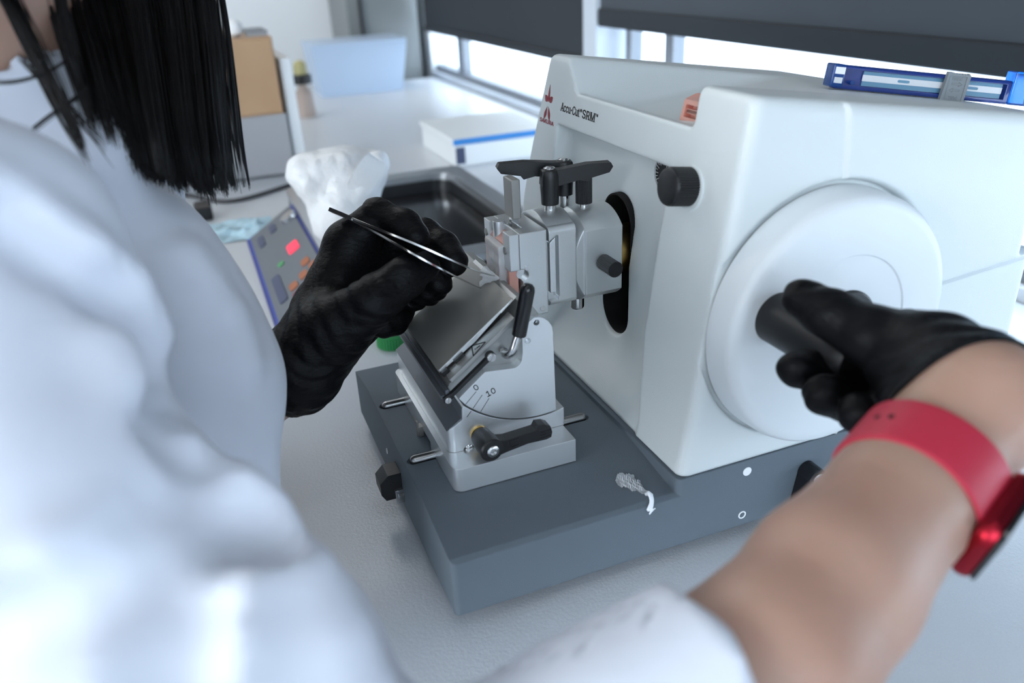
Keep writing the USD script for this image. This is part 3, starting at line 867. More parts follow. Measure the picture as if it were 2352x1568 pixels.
# clamping levers on top
def clamp_lever(parent, o, ang, L, up=0.006, name="clamping_lever"):
    e = A(math.cos(ang), math.sin(ang), 0)
    n_ = np.cross(A(0, 0, 1), e)
    prof = [(-0.0060, -0.0015), (0.0065, -0.0020), (L * 0.45, 0.0006), (L * 0.62, -0.0010), (L * 0.66, 0.0015), (L * 0.95, 0.0042), (L, 0.0075), (L * 0.97, 0.0098), (L * 0.6, 0.0100), (0.008, 0.0078), (-0.0050, 0.0075)]
    hgt = [(s, h) for s, h in prof]
    arm = prism(Polygon(hgt).buffer(0.0012, 4).buffer(-0.0006, 4), 0.0074, e, A(0, 0, 1), o + n_ * 0.0037) if np.dot(np.cross(e, A(0, 0, 1)), n_) < 0 else prism(Polygon(hgt), 0.0074, e, A(0, 0, 1), o - n_ * 0.0037)
    hub = lathe([(0, -0.0215 + up), (0.0060, -0.0215 + up), (0.0062, -0.010), (0.0066, -0.004), (0.0066, 0.004), (0.0058, 0.0078), (0.0046, 0.0088), (0, 0.0088)], o, (0, 0, 1), 32)
    lv = part(parent, name, arm + hub, "black_plastic", 40, label="black clamping lever")
    return lv


o1 = A(0.1306, yc, 0.2150)
clamp_lever(head, o1, math.radians(-12), 0.043)
part(head, "lever_screw", lathe([(0, 0), (0.0040, 0), (0.0040, 0.001), (0.0025, 0.0016), (0, 0.0012)], o1 + A(0, 0, 0.0086), (0, 0, 1), 24), "bright_steel")
part(head, "lever_post", cyl((0.1306, yc, 0.1945), (0.1306, yc, 0.2005), 0.0042), "bright_steel")
o2 = A(0.1470, yc + 0.012, 0.2165)
clamp_lever(head, o2, math.radians(168), 0.047)
part(head, "lever_screw", lathe([(0, 0), (0.0040, 0), (0.0040, 0.001), (0.0025, 0.0016), (0, 0.0012)], o2 + A(0, 0, 0.0086), (0, 0, 1), 24), "bright_steel")
part(head, "lever_post", cyl((0.1470, yc + 0.012, 0.188), (0.1470, yc + 0.012, 0.2025), 0.0038), "bright_steel")
kt = A(0.1565, yc, 0.1965)
part(head, "adjusting_knob", knurl(kt, kt + A(0, 0, 0.0175), 0.0058, 30, 0.06), "black_plastic", 40, label="black knurled adjusting knob on top")
part(head, "knob_stem", cyl(kt - A(0, 0, 0.006), kt, 0.0036), "bright_steel")
kp = A(0.1590, yf - 0.0015, 0.1600)
part(head, "adjusting_knob", knurl(kp, kp + A(0, -0.0175, 0), 0.0056, 30, 0.06), "black_plastic", 40, label="black knurled adjusting knob on the side")
part(head, "knob_stem", cyl(kp + A(0, 0.003, 0), kp, 0.0036), "bright_steel")
part(head, "stop_pin", lathe([(0, 0), (0.0048, 0), (0.0052, 0.001), (0.0052, 0.012), (0.0044, 0.0135), (0, 0.0135)], (0.1505, yc, 0.131), (0, 0, -1), 24), "bright_steel")

# ------------------------------------------------------------------ the cassettes
def cassette(name, lab, o, ex, ey, ez, wid, hgt, dep, wax, label_wax):
    """An embedding cassette: ex across, ey up, ez out of its face."""
    c = thing(name, lab, "cassette", tuple(o), "pink embedding cassettes")
    fr = prism(rrect(-wid / 2, wid / 2, 0, hgt, 0.0015), dep, ex, ey, o - ez * dep)
    slope = m3.Manifold.hull_points([tuple(o + ex * sx + ey * sy - ez * d) for sx in (-wid / 2, wid / 2) for sy, d in ((hgt, 0.0), (hgt, dep), (hgt + 0.005, dep), (hgt + 0.0045, dep * 0.75))])
    b = part(c, "frame", fr + slope - prism(rrect(-wid / 2 + 0.003, wid / 2 - 0.003, 0.003, hgt - 0.003, 0.001), dep * 0.6, ex, ey, o - ez * dep * 0.6 + ez * 0.0001), "pink_plastic", 30)
    for k in range(4):
        yy = 0.006 + k * (hgt - 0.012) / 3
        part(c, "rib", prism(rrect(-wid / 2 + 0.002, wid / 2 - 0.002, yy - 0.0008, yy + 0.0008, 0.0003), dep * 0.5, ex, ey, o - ez * dep * 0.65), "pink_plastic")
    if wax:
        def f(p):
            q = np.stack([(p - o) @ ex, (p - o) @ ey - hgt / 2, (p - o) @ ez], 1)
            e = np.abs(q - A(-0.0022, 0.0, 0.0012)) - A(wid / 2 - 0.0050, hgt / 2 - 0.0016, 0.0034 - 0.0008)
            return (np.linalg.norm(np.maximum(e, 0), axis=1) + np.minimum(e.max(1), 0) - 0.0009 - 0.0010 * (meshkit.noise(p * 220, 3) - 0.5)).astype(np.float32)
        cor = [o + ex * a + ey * b_ + ez * d for a in (-wid / 2, wid / 2) for b_ in (0, hgt) for d in (-0.006, 0.009)]
        part(c, "paraffin_block", surfnet(f, np.min(cor, 0) - 0.003, np.max(cor, 0) + 0.003, 0.0007), "paraffin", True, label=label_wax)
    return c


cassette("embedding_cassette", "pink cassette with a paraffin block held in the specimen clamp", A(0.0905, 0.1382, 0.1420), A(0, -1, 0), A(0, 0, 1), A(-1, 0, 0), 0.034, 0.0385, 0.0065, True, "grey white paraffin block")
q0 = HL(0.0155, 0.0745, 0.2080)
e_y = unit(LEAN_T + LEAN_N * 0.12)
e_z = unit(np.cross(A(0, -1, 0), e_y))
cassette("embedding_cassette", "empty pink cassette lying in the tray on top of the microtome", q0, A(0, -1, 0), e_y, e_z if e_z[0] < 0 else -e_z, 0.030, 0.0135, 0.0095, False, None)

# ------------------------------------------------------------------ the knife holder on its plateau
KS, KO = 0.9703, A(-0.0026, -0.0105, 0.0106)


def kh(m):
    if isinstance(m, tuple):
        return np.asarray(m[0]) * KS + KO, m[1]
    if isinstance(m, np.ndarray):
        return m * KS + KO
    v, f, n = meshkit.arrays(m, False)
    return v * KS + KO, f


YN, YFAR = 0.0855, 0.2225
kd = thing("knife_holder", "silver disposable blade holder standing on the microtome's base", "knife holder", tuple(A(0.066, 0.14, 0.0391) * KS + KO))


def kpart(parent, name, m, mat, smooth=30, label=None):
    return part(parent, name, kh(m), mat, smooth, label)


bp = pz(Polygon([(0.0245, 0.0653), (0.1117, 0.0653), (0.1117, 0.2225), (0.0245, 0.2225)]).buffer(-0.0065).buffer(0.0065, 10).union(Polygon([(0.09, 0.0653), (0.1117, 0.0653), (0.1117, 0.2225), (0.09, 0.2225)])), 0.0391, 0.0566)
bp = bp - box(0.0, 0.030, 0.122, 0.150, 0.038, 0.046)
kpart(kd, "base_block", bp, "aluminium", 30, label="brushed aluminium base block")
kpart(kd, "clip", cat_(box(0.0215, 0.025, 0.141, 0.147, 0.0400, 0.0480), box(0.0205, 0.0218, 0.142, 0.1455, 0.0405, 0.0520)), "dark_steel")
C_ = A(0.0945, 0.144)
arc = [(C_[0] + 0.0757 * math.cos(a), C_[1] + 0.0757 * math.sin(a)) for a in np.radians(np.linspace(-135.5, -80.0, 26))]
car = [(0.0280, 0.0568), (0.1125, 0.0568), (0.1125, 0.0710)] + arc[::-1] + [(0.0395, 0.0890), (0.0390, 0.0806), (0.0280, 0.0741)]
cr = py(Polygon(car).buffer(0), YN, YFAR) ^ pz(Polygon([(0.0280, YN), (0.12, YN), (0.12, YFAR), (0.028, YFAR)]).buffer(-0.005).buffer(0.005, 10).union(Polygon([(0.06, YN), (0.12, YN), (0.12, YFAR), (0.06, YFAR)])), 0, 0.2)
cr = cr - cyl((0.0420, YN - 0.01, 0.0560), (0.0420, YN + 0.012, 0.0560), 0.0042)
carrier = kpart(kd, "carrier", cr, "aluminium", 30, label="aluminium carrier with a curved seat")
kpart(carrier, "front_bevel", py([(0.0277, 0.0742), (0.0280, 0.0738), (0.0394, 0.0805), (0.0398, 0.0888), (0.0392, 0.0890), (0.0387, 0.0812)], YN + 0.0012, YFAR - 0.001), "gunmetal", 30, label="dark burnished bevel")
kpart(carrier, "ball_catch", m3.Manifold.sphere(0.0036, 28).translate([0.0425, YN + 0.0035, 0.0578]), "bright_steel", True)
# tilting segment
arc2 = [(C_[0] + 0.0745 * math.cos(a), C_[1] + 0.0745 * math.sin(a)) for a in np.radians(np.linspace(-135.0, -80.6, 26))]
seg = [(0.0378, 0.0969), (0.0569, 0.1120), (0.0771, 0.1100)]
seg += [(0.0771 + 0.0060 * math.sin(a), 0.1158 - 0.0058 * math.cos(a)) for a in np.radians((15, 40, 65, 85))]
seg += [(0.0838, 0.1200), (0.0839, 0.1380), (0.0929, 0.1433), (0.0962, 0.1430), (0.0994, 0.1416), (0.1030, 0.1385), (0.1052, 0.1345), (0.1058, 0.1300)] + arc2[::-1]
side = py(Polygon(seg).buffer(0), YN, YN + 0.0080)
for x, z in ((0.0943, 0.1393), (0.0876, 0.1275)):
    side = side - cyl((x, YN - 0.002, z), (x, YN + 0.004, z), 0.0020)
sg = kpart(kd, "segment", side, "aluminium", 30, label="aluminium side plate with angle scale")
back = [(0.0378, 0.0969), (0.0330, 0.1025), (0.0345, 0.1050), (0.0820, 0.1400), (0.0885, 0.1500), (0.0945, 0.1490), (0.1000, 0.1405), (0.1045, 0.1330), (0.1058, 0.1250)] + arc2[::-1]
kpart(kd, "blade_bed", py(Polygon(back).buffer(0), YN + 0.0078, YFAR - 0.012), "holder_grey", 30, label="dark grey blade bed")
kpart(kd, "far_segment", py(Polygon(seg + []).buffer(0.0015), YFAR - 0.0125, YFAR - 0.004), "holder_grey", 30)
bolt = py([(0.0862, 0.1372), (0.0870, 0.1510), (0.0925, 0.1505), (0.0975, 0.1425), (0.0930, 0.1330)], YN + 0.004, YN + 0.012)
kpart(kd, "blade_stop", bolt, "holder_grey", 30)
# scale on the side
def kmark(x0, z0, x1, z1, wd=0.00035):
    d = unit(A(x1 - x0, 0, z1 - z0))
    n_ = A(-d[2], 0, d[0])
    return prism([(0, -wd / 2), (math.hypot(x1 - x0, z1 - z0), -wd / 2), (math.hypot(x1 - x0, z1 - z0), wd / 2), (0, wd / 2)], 0.0002, d, n_, A(x0, YN - 0.0001 if np.cross(d, n_)[1] > 0 else YN + 0.0001, z0))


kpart(sg, "scale", cat_(kmark(0.0499, 0.0993, 0.0416, 0.0913), kmark(0.0539, 0.0957, 0.0467, 0.0872), kmark(0.0584, 0.0921, 0.0519, 0.0833)), "black_print", False, label="black scale lines")
kpart(carrier, "index_mark", kmark(0.0455, 0.0857, 0.0421, 0.0819), "black_print", False)
kpart(sg, "numeral", text("0", 0.0042, A(0.0492, YN - 0.0001, 0.0996), A(0.88, 0, 0.47), A(-0.47, 0, 0.88), 0.0003), "black_print", False, label="black numeral 0")
kpart(sg, "numeral", text("10", 0.0042, A(0.0570, YN - 0.0001, 0.0930), A(0.94, 0, 0.34), A(-0.34, 0, 0.94), 0.0003), "black_print", False, label="black numeral 10")
# pressure plate, blade
PD = unit(A(0.0838 - 0.0292, 0, 0.1531 - 0.1126))
PN = A(-PD[2], 0, PD[0])
PB = A(0.0292, 0, 0.1126)
PLEN = 0.0680


def plate(a0, a1, y0, y1, h0, h1):
    """A slab in the pressure plate's own frame: a along its slope, h out of it."""
    return prism([(a0, h0), (a1, h0), (a1, h1), (a0, h1)], y1 - y0, PD, PN, A(PB[0], y1 if np.cross(PD, PN)[1] < 0 else y0, PB[2]))


def plate_prof(prof, y0, y1):
    return prism(prof, y1 - y0, PD, PN, A(PB[0], y1 if np.cross(PD, PN)[1] < 0 else y0, PB[2]))


pp = kpart(kd, "pressure_plate", plate_prof([(0, -0.0022), (0.030, -0.0040), (PLEN, -0.0006), (PLEN, 0), (0, 0)], 0.1000, 0.1805), "dark_steel", 30, label="dark grey pressure plate")
kpart(pp, "bright_edge", plate_prof([(0.001, -0.0020), (0.030, -0.0038), (PLEN - 0.0004, -0.0006), (PLEN - 0.0004, -0.0001), (0.001, -0.0003)], 0.0996, 0.1001), "aluminium", 30)
kpart(pp, "hook", plate(0.000, 0.006, 0.0962, 0.1005, -0.0045, -0.0018), "black_plastic", 30)
kpart(pp, "hook", plate(0.012, 0.020, 0.0975, 0.1005, -0.0050, -0.0020), "black_plastic", 30)
kpart(kd, "blade", plate_prof([(PLEN - 0.012, -0.0014), (PLEN + 0.0028, -0.0004), (PLEN - 0.012, -0.0010)], 0.0985, 0.1790), "rod_steel", 30, label="disposable blade")
# side strips with warning signs, at both ends of the blade bed
for yy, nm in ((0.0900, "near"), (0.1850, "far")):
    st = kpart(kd, "side_strip", plate(0.002, 0.060, yy - 0.0012, yy + (0.0096 if yy < 0.1 else 0.0085), -0.0075, -0.0046), "holder_grey", 30)
    tri = Polygon([(0, 0.0066), (-0.0052, -0.0034), (0.0052, -0.0034)])
    tri = tri.buffer(0.0006, 6)
    ring = tri.difference(tri.buffer(-0.00075))
    o = A(PB[0], yy + 0.0040, PB[2]) + PD * 0.0290 - PN * 0.0046
    ex, ey = unit(YA * -0.95 + PD * -0.30), unit(PD * 0.95 - YA * 0.30)
    sign = [prism(ring, 0.0003, ex, ey, o - np.cross(ex, ey) * 0.0001), prism([(-0.00035, -0.0004), (0.00035, -0.0004), (0.00045, 0.0026), (-0.00045, 0.0026)], 0.0003, ex, ey, o - np.cross(ex, ey) * 0.0001),
            prism(Point(0, -0.0014).buffer(0.0005, 8), 0.0003, ex, ey, o - np.cross(ex, ey) * 0.0001)]
    kpart(st, "warning_sign", cat_(*sign), "black_print", False, label="black warning triangle")
# finger guard: two arms and a bar across
def guard_arm(y0, y1):
    a, b = A(0.0614, 0, 0.1224), A(0.0299, 0, 0.0986)
    d = unit(b - a)
    n_ = A(-d[2], 0, d[0])
    L = np.linalg.norm(b - a)
    P = Polygon([(-0.002, -0.0018), (0.006, -0.0013), (L, -0.0013), (L, 0.0013), (0.006, 0.0013), (-0.002, 0.0018)]).union(Point(0, 0).buffer(0.0033, 16)).union(Polygon([(L - 0.004, -0.0018), (L + 0.0012, -0.0030), (L + 0.0012, 0.0018), (L - 0.004, 0.0018)])).union(Point(L, 0).buffer(0.0028, 16))
    return prism(P, y1 - y0, d, n_, A(a[0], y1 if np.cross(d, n_)[1] < 0 else y0, a[2]))


ga = kpart(kd, "finger_guard", guard_arm(YN - 0.0012, YN + 0.0022), "black_plastic", 30, label="black finger guard")
kpart(ga, "guard_arm", guard_arm(0.2085, 0.2115), "black_plastic", 30)
kpart(ga, "guard_bar", cat_(box(0.0262, 0.0312, YN + 0.001, 0.2115, 0.0990, 0.1012), box(0.0295, 0.0318, YN + 0.001, 0.2115, 0.1005, 0.1045)), "gunmetal", 30)


def slotted(o, r, ang):
    s = cyl(o, o + A(0, -0.0014, 0), r, n=28) + cyl(o + A(0, -0.0014, 0), o + A(0, -0.0018, 0), r, r * 0.85, n=28)
    cut = m3.Manifold.cube([r * 3, 0.001, 0.0006], True).rotate([0, ang, 0]).translate(list(o + A(0, -0.0018, 0)))
    return s - cut


kpart(ga, "screw", slotted(A(0.0614, YN - 0.0010, 0.1224), 0.0031, -62), "bright_steel", 30)
kpart(ga, "screw", slotted(A(0.0299, YN - 0.0010, 0.0986), 0.0022, -80), "bright_steel", 30)
# clamping lever with black grip
root = A(0.0727, YN + 0.006, 0.1213)
lp = smooth_path([root, A(0.0728, YN - 0.0005, 0.1212), A(0.0744, YN - 0.0035, 0.1236), A(0.0770, YN - 0.0045, 0.1300), A(0.0800, YN - 0.0050, 0.1365)], 20)
lv = kpart(kd, "clamping_lever", tube(lp, 0.0029, 20), "bright_steel", True, label="bent steel clamping lever")
g0, g1 = A(0.0797, YN - 0.0050, 0.1356), A(0.0874, YN - 0.0060, 0.1700)
gax = unit(g1 - g0)
GL = float(np.linalg.norm(g1 - g0))
kpart(lv, "grip", lathe([(0, 0), (0.0044, 0), (0.0048, 0.0006), (0.0048, GL - 0.0045), (0.0042, GL - 0.0020), (0.0028, GL - 0.0004), (0, GL)], g0, gax, 32), "black_gloss", 40, label="black plastic grip")
# locking lever at the foot
hub0 = A(0.0497, YN, 0.0668)
kpart(kd, "brass_collar", cyl(hub0 + A(0, 0.001, 0), hub0 + A(0, -0.0018, 0), 0.0062, n=32), "brass", 40, label="brass collar")
kpart(kd, "steel_collar", cyl(hub0 + A(0.0006, -0.0018, 0), hub0 + A(0.0006, -0.0040, 0), 0.0056, n=32), "bright_steel", 40)
ang = math.radians(2.5)
le, lu = A(math.cos(ang), 0.0, math.sin(ang)), A(-math.sin(ang), 0, math.cos(ang))
le = unit(le)
hy = YN - 0.0040
arm = Polygon([(0.0, -0.0068), (0.011, -0.0050), (0.026, -0.0035), (0.039, -0.0046), (0.0425, -0.0038), (0.0435, 0.0), (0.0425, 0.0046), (0.039, 0.0068), (0.034, 0.0078), (0.032, 0.0045), (0.011, 0.0040), (0.0, 0.0068)]).buffer(0.0008, 4).buffer(-0.0008, 4)
nrm_ = np.cross(le, lu)
lk = lathe([(0, 0), (0.0070, 0), (0.0073, 0.0040), (0.0081, 0.0100), (0.0081, 0.0185), (0.0070, 0.0198), (0, 0.0200)], A(hub0[0], hy, hub0[2]), (0.05, -1, 0), 36)
arm_m = prism(arm, 0.0085, le, lu, A(hub0[0] + 0.0006, hy - 0.0095, hub0[2]) + (nrm_ * 0 if nrm_[1] < 0 else -nrm_ * 0.0085))
lever = kpart(kd, "locking_lever", lk + arm_m, "black_plastic", 40, label="black locking lever")
kpart(lever, "torx_screw", lathe([(0, 0), (0.0042, 0), (0.0042, 0.0008), (0.0030, 0.0014), (0.0020, 0.0014), (0.0016, 0.0004), (0, 0.0004)], A(hub0[0] + 0.001, hy - 0.0198, hub0[2]), (0.05, -1, 0), 28), "bright_steel", 30)
for k in range(4):
    q = A(hub0[0] + 0.0006, hy - 0.0180, hub0[2]) + le * 0.0345 + lu * (-0.0028 + 0.0022 * k)
    kpart(lever, "grip_rib", cyl(q, q + le * 0.0080, 0.0005, n=8), "black_plastic", True)
kpart(lever, "badge", prism(rrect(0.013, 0.0195, -0.0024, 0.0030, 0.0005).difference(rrect(0.0135, 0.0190, -0.0019, 0.0025, 0.0004)), 0.0004, le, lu, A(hub0[0] + 0.0006, hy - 0.0182, hub0[2])), "black_plastic", 30)

# ------------------------------------------------------------------ paraffin sections and shavings
def sheet(outline, n, to3d, thick=0.00025):
    """A wrinkled sheet: a polygon of (a, b) triangulated on a grid, to3d maps (a, b) to points."""
    P = Polygon(outline).buffer(0)
    x0, y0, x1, y1 = P.bounds
    v, f = trimesh.creation.triangulate_polygon(P.segmentize((x1 - x0) / n), engine="earcut")
    m = trimesh.Trimesh(np.c_[v, np.zeros(len(v))], f, process=True)
    m = m.subdivide_to_size((x1 - x0) / n * 1.4, max_iter=12) if len(m.faces) else m
    m = trimesh.Trimesh(m.vertices, m.faces, process=True)
    ab = np.array(m.vertices)[:, :2]
    top = to3d(ab)
    nv = trimesh.Trimesh(top, m.faces, process=False).vertex_normals
    bot = top - nv * thick
    k = len(top)
    F = [m.faces, m.faces[:, ::-1] + k]
    e = m.edges_sorted
    u_, c_ = np.unique(e, axis=0, return_counts=True)
    b = set(map(tuple, u_[c_ == 1]))
    for t in m.edges:
        if tuple(sorted(t)) in b:
            F.append(np.array([[t[0], t[0] + k, t[1] + k], [t[0], t[1] + k, t[1]]]))
    return np.vstack([top, bot]), np.vstack(F)


def sec3d(ab):
    q = np.c_[ab, np.zeros(len(ab))]
    h = 0.0008 + 0.0016 * meshkit.fbm(q * A(500, 260, 1) + 3, 3, 8)
    return kh(A(PB[0], 0, PB[2]) + PD * ab[:, :1] + YA * ab[:, 1:] + PN * h[:, None])


sec = [(0.0585, 0.1400), (0.0600, 0.1385), (0.0625, 0.1390), (0.0645, 0.1360), (0.0680, 0.1330), (0.0705, 0.1290), (0.0722, 0.1285), (0.0725, 0.1320), (0.0722, 0.1380), (0.0725, 0.1430), (0.0718, 0.1475), (0.0725, 0.1540), (0.0712, 0.1580), (0.0690, 0.1570), (0.0672, 0.1580), (0.0660, 0.1535), (0.0642, 0.1520), (0.0652, 0.1480), (0.0630, 0.1455), (0.0618, 0.1462), (0.0600, 0.1440)]
solo("wax_section", sheet(sec, 26, sec3d), "shaving", "translucent crumpled wax section at the blade edge under the tweezers", "wax section", True)


def base_z(y):
    return 0.0396 + np.clip(y, 0.0, 0.059) * (0.0089 / 0.059)


def rib3d(ab):
    z = base_z(ab[:, 1]) + 0.0008 + 0.0009 * np.abs(np.sin(ab[:, 0] * 1900 + ab[:, 1] * 500)) + 0.001 * meshkit.noise(np.c_[ab * 300, 0 * ab[:, 0]], 4)
    return np.c_[ab, z]


def pixel_free(pts, s, o):
    return [(o[0] + s * a, o[1] + s * b) for a, b in pts]


rib = [(0.1205, 0.0215), (0.1212, 0.0262), (0.1245, 0.0300), (0.1276, 0.0310), (0.1296, 0.0285), (0.1325, 0.0284), (0.1345, 0.0262), (0.1338, 0.0215), (0.1325, 0.0180), (0.1345, 0.0120), (0.1362, 0.0080), (0.1345, 0.0068), (0.1310, 0.0098), (0.1300, 0.0135), (0.1268, 0.0140), (0.1250, 0.0175), (0.1236, 0.0190), (0.1220, 0.0190)]
w_ = thing("wax_shaving", "ribbed paraffin shaving lying on the base's right edge", "wax shaving", (0.13, 0.012, 0.04))
part(w_, "ribbon", sheet(rib, 26, rib3d), "shaving", True)
pl_ = []
for k in range(13):
    a0 = A(0.1222 + 0.00095 * k, 0.0195 - 0.00075 * k)
    a1 = A(0.1250 + 0.00085 * k, 0.0305 - 0.0007 * k - (0.002 if k > 7 else 0))
    ab = np.stack([a0 + (a1 - a0) * q for q in np.linspace(0.03, 0.97, 10)])
    ab[:, 0] += 0.0003 * np.sin(np.arange(10) * 1.7 + k)
    pl_.append(tube(np.c_[ab, base_z(ab[:, 1]) + 0.0022 + 0.0003 * np.sin(np.arange(10) + k)], 0.00014 + 0.00009 * (k % 3), 6))
part(w_, "pleats", cat_(*pl_), "shaving_curl", True, kind="stuff")
cp = []
for k in range(5):
    r_ = np.random.default_rng(k + 3)
    st_ = A(0.1330 + 0.0008 * k, 0.0080 - 0.0006 * k, 0.0425)
    cp.append(tube(smooth_path([st_, A(0.1348 - 0.0006 * k, 0.0035, 0.0440 + 0.0006 * k), A(0.1338 - 0.0004 * k, 0.0004, 0.0422), A(0.1322 - 0.0009 * k + 0.0006 * r_.random(), -0.0014, 0.0385), A(0.1305 + 0.0010 * k, -0.0016, 0.0345 + 0.0008 * k)], 14), np.linspace(0.0010, 0.0005, 14), 8))
part(w_, "curl", cat_(*cp), "shaving_curl", True, label="bright curled end hanging over the edge")

# ------------------------------------------------------------------ the blue blade dispenser on the housing
BO = HL(0.1252, 0.0812, 0.2340)
BX = unit(HL(0.2505, 0.0396, 0.2340) - BO)
BZ = LEAN_T
BY = np.cross(BZ, BX)
BR = lambda m: place(m, BX, BY, BZ * 0.80, BO)
bd = thing("blade_dispenser", "translucent blue blade dispenser lying on top of the microtome", "dispenser", tuple(BO))
L_, H_, W_ = 0.124, 0.0190, 0.0095
shell = rbox(0, L_, 0, W_, 0, H_, 0.0018) - box(0.0065, L_ - 0.0045, -0.002, 0.0035, 0.0035, H_ - 0.0030)
part(bd, "case", BR(shell), "blue_dark", 30, label="dark blue case")
part(bd, "end_cap", BR(rbox(-0.0030, 0.0060, -0.0012, W_ + 0.0012, 0.0012, H_ + 0.0004, 0.0012)), "blue_clear", 30, label="clear blue end cap")
part(bd, "label", BR(box(-0.0014, 0.0052, -0.0015, -0.0011, 0.0118, 0.0172)), "white_print", 30)
part(bd, "label", BR(box(-0.0010, 0.0045, -0.0015, -0.0011, 0.0046, 0.0092)), "blade_white", 30)
part(bd, "window", BR(box(0.020, L_ - 0.006, 0.0025, 0.0034, 0.0040, H_ - 0.0033)), "blade_blue", 30)
bl = m3.Manifold.extrude(cs(rrect(0.0195, L_ - 0.0062, 0.0078, 0.0128, 0.0002).difference(rrect(0.0440, 0.0525, 0.0092, 0.0114, 0.0010)).difference(rrect(0.0935, 0.1010, 0.0092, 0.0114, 0.0010))), 0.0006)
bl = place(bl, A(1, 0, 0), A(0, 0, 1), A(0, -1, 0), A(0, 0.0025, 0))
part(bd, "blade", BR(bl), "blade_white", 30, label="pale steel blade with slots")
part(bd, "rivet", BR(cyl((0.0125, 0.004, 0.0058), (0.0125, -0.0004, 0.0058), 0.0016)), "blue_clear", 30)
zig = [(0.0730, -0.0045), (0.0740, -0.0028), (0.0755, -0.0024)] + [(0.0765 + 0.0018 * k + (0.0009 if m_ else 0), -0.0018 if m_ else -0.0028) for k in range(5) for m_ in (0, 1)] + [(0.0868, -0.0030), (0.0885, -0.0048), (0.0898, -0.0040)]
zig2 = [(0.0905, 0.0195), (0.0890, 0.0215)] + [(0.0880 - 0.0020 * k - (0.0010 if m_ else 0), 0.0212 if m_ else 0.0203) for k in range(5) for m_ in (0, 1)] + [(0.0762, 0.0218), (0.0745, 0.0215)]
sl_ = place(m3.Manifold.extrude(cs(Polygon(zig + zig2).buffer(0)), 0.0030), A(1, 0, 0), A(0, 0, 1), A(0, -1, 0), A(0, -0.0005, 0))
sl_ = sl_ - place(m3.Manifold.extrude(cs(rrect(0.0758, 0.0880, -0.0004, 0.0188, 0.0004)), 0.0010), A(1, 0, 0), A(0, 0, 1), A(0, -1, 0), A(0, -0.0029, 0))
sd = part(bd, "slider", BR(sl_), "slider_grey", 30, label="grey slider marked PUSH and PULL")
Rt, Ut = -BX, -BZ
p_of = lambda x, z: BO + BX * x + BY * -0.00292 + BZ * z * 0.80
part(sd, "lettering", cat_(text("PUSH", 0.0019, p_of(0.0853, 0.0178), Rt, Ut, 0.0004, 1.0, True), text("PULL", 0.0019, p_of(0.0850, 0.0028), Rt, Ut, 0.0004, 1.0, True)), "slider_grey", False, label="raised lettering PUSH and PULL")
arw = []
for z, s_ in ((0.0125, 1), (0.0075, -1)):
    P_ = [(0.0790, 0.0006), (0.0838, 0.0006), (0.0838, 0.0016), (0.0860, 0.0), (0.0838, -0.0016), (0.0838, -0.0006), (0.0790, -0.0006)]
    P_ = [((0.1642 - a) if s_ < 0 else a, z + b) for a, b in P_]
    arw.append(place(m3.Manifold.extrude(cs(Polygon(P_).buffer(0.0003).difference(Polygon(P_).buffer(-0.0001))), 0.0004), A(1, 0, 0), A(0, 0, 1), A(0, -1, 0), A(0, -0.0027, 0)))
part(sd, "arrow", BR(arw[0] + arw[1]), "slider_grey", False)
part(bd, "lid", BR(rbox(L_ - 0.001, L_ + 0.014, -0.0015, W_ + 0.001, 0, H_ + 0.0080, 0.0015)), "blue_clear", 30, label="clear blue lid")

# ------------------------------------------------------------------ the operator
# left hand, holding the tweezers
LW = A(-0.0565, 0.1302, 0.1187)
LH = dict(
    index=([A(-0.0036, 0.1734, 0.1833), A(0.0162, 0.1690, 0.2007), A(0.0299, 0.1520, 0.1962), A(0.0337, 0.1408, 0.1910)], [.0150, .0108, .0095, .0084]),
    middle=([A(0.0089, 0.1830, 0.1719), A(0.0491, 0.1767, 0.1798), A(0.0570, 0.1592, 0.1748), A(0.0590, 0.1434, 0.1686)], [.0145, .0105, .0098, .0086]),
    ring=([A(0.0149, 0.1857, 0.1518), A(0.0338, 0.1637, 0.1437), A(0.0421, 0.1519, 0.1497), A(0.0469, 0.1446, 0.1552)], [.0135, .0105, .0097, .0088]),
    little=([A(0.0123, 0.1837, 0.1345), A(0.0214, 0.1629, 0.1331), A(0.0152, 0.1523, 0.1310), A(0.0061, 0.1463, 0.1311)], [.0125, .0095, .0086, .0078]),
    thumb=([A(-0.0304, 0.1241, 0.1443), A(-0.0052, 0.1080, 0.1659), A(0.0157, 0.1122, 0.1755), A(0.0313, 0.1189, 0.1792)], [.0205, .0140, .0118, .0092]))
LPALM = [(A(-0.0037, 0.1751, 0.1797), .0165), (A(0.0068, 0.1823, 0.1692), .0160), (A(0.0128, 0.1839, 0.1512), .0155), (A(0.0106, 0.1787, 0.1350), .0150)]
RW = A(0.1939, -0.1504, 0.1761)
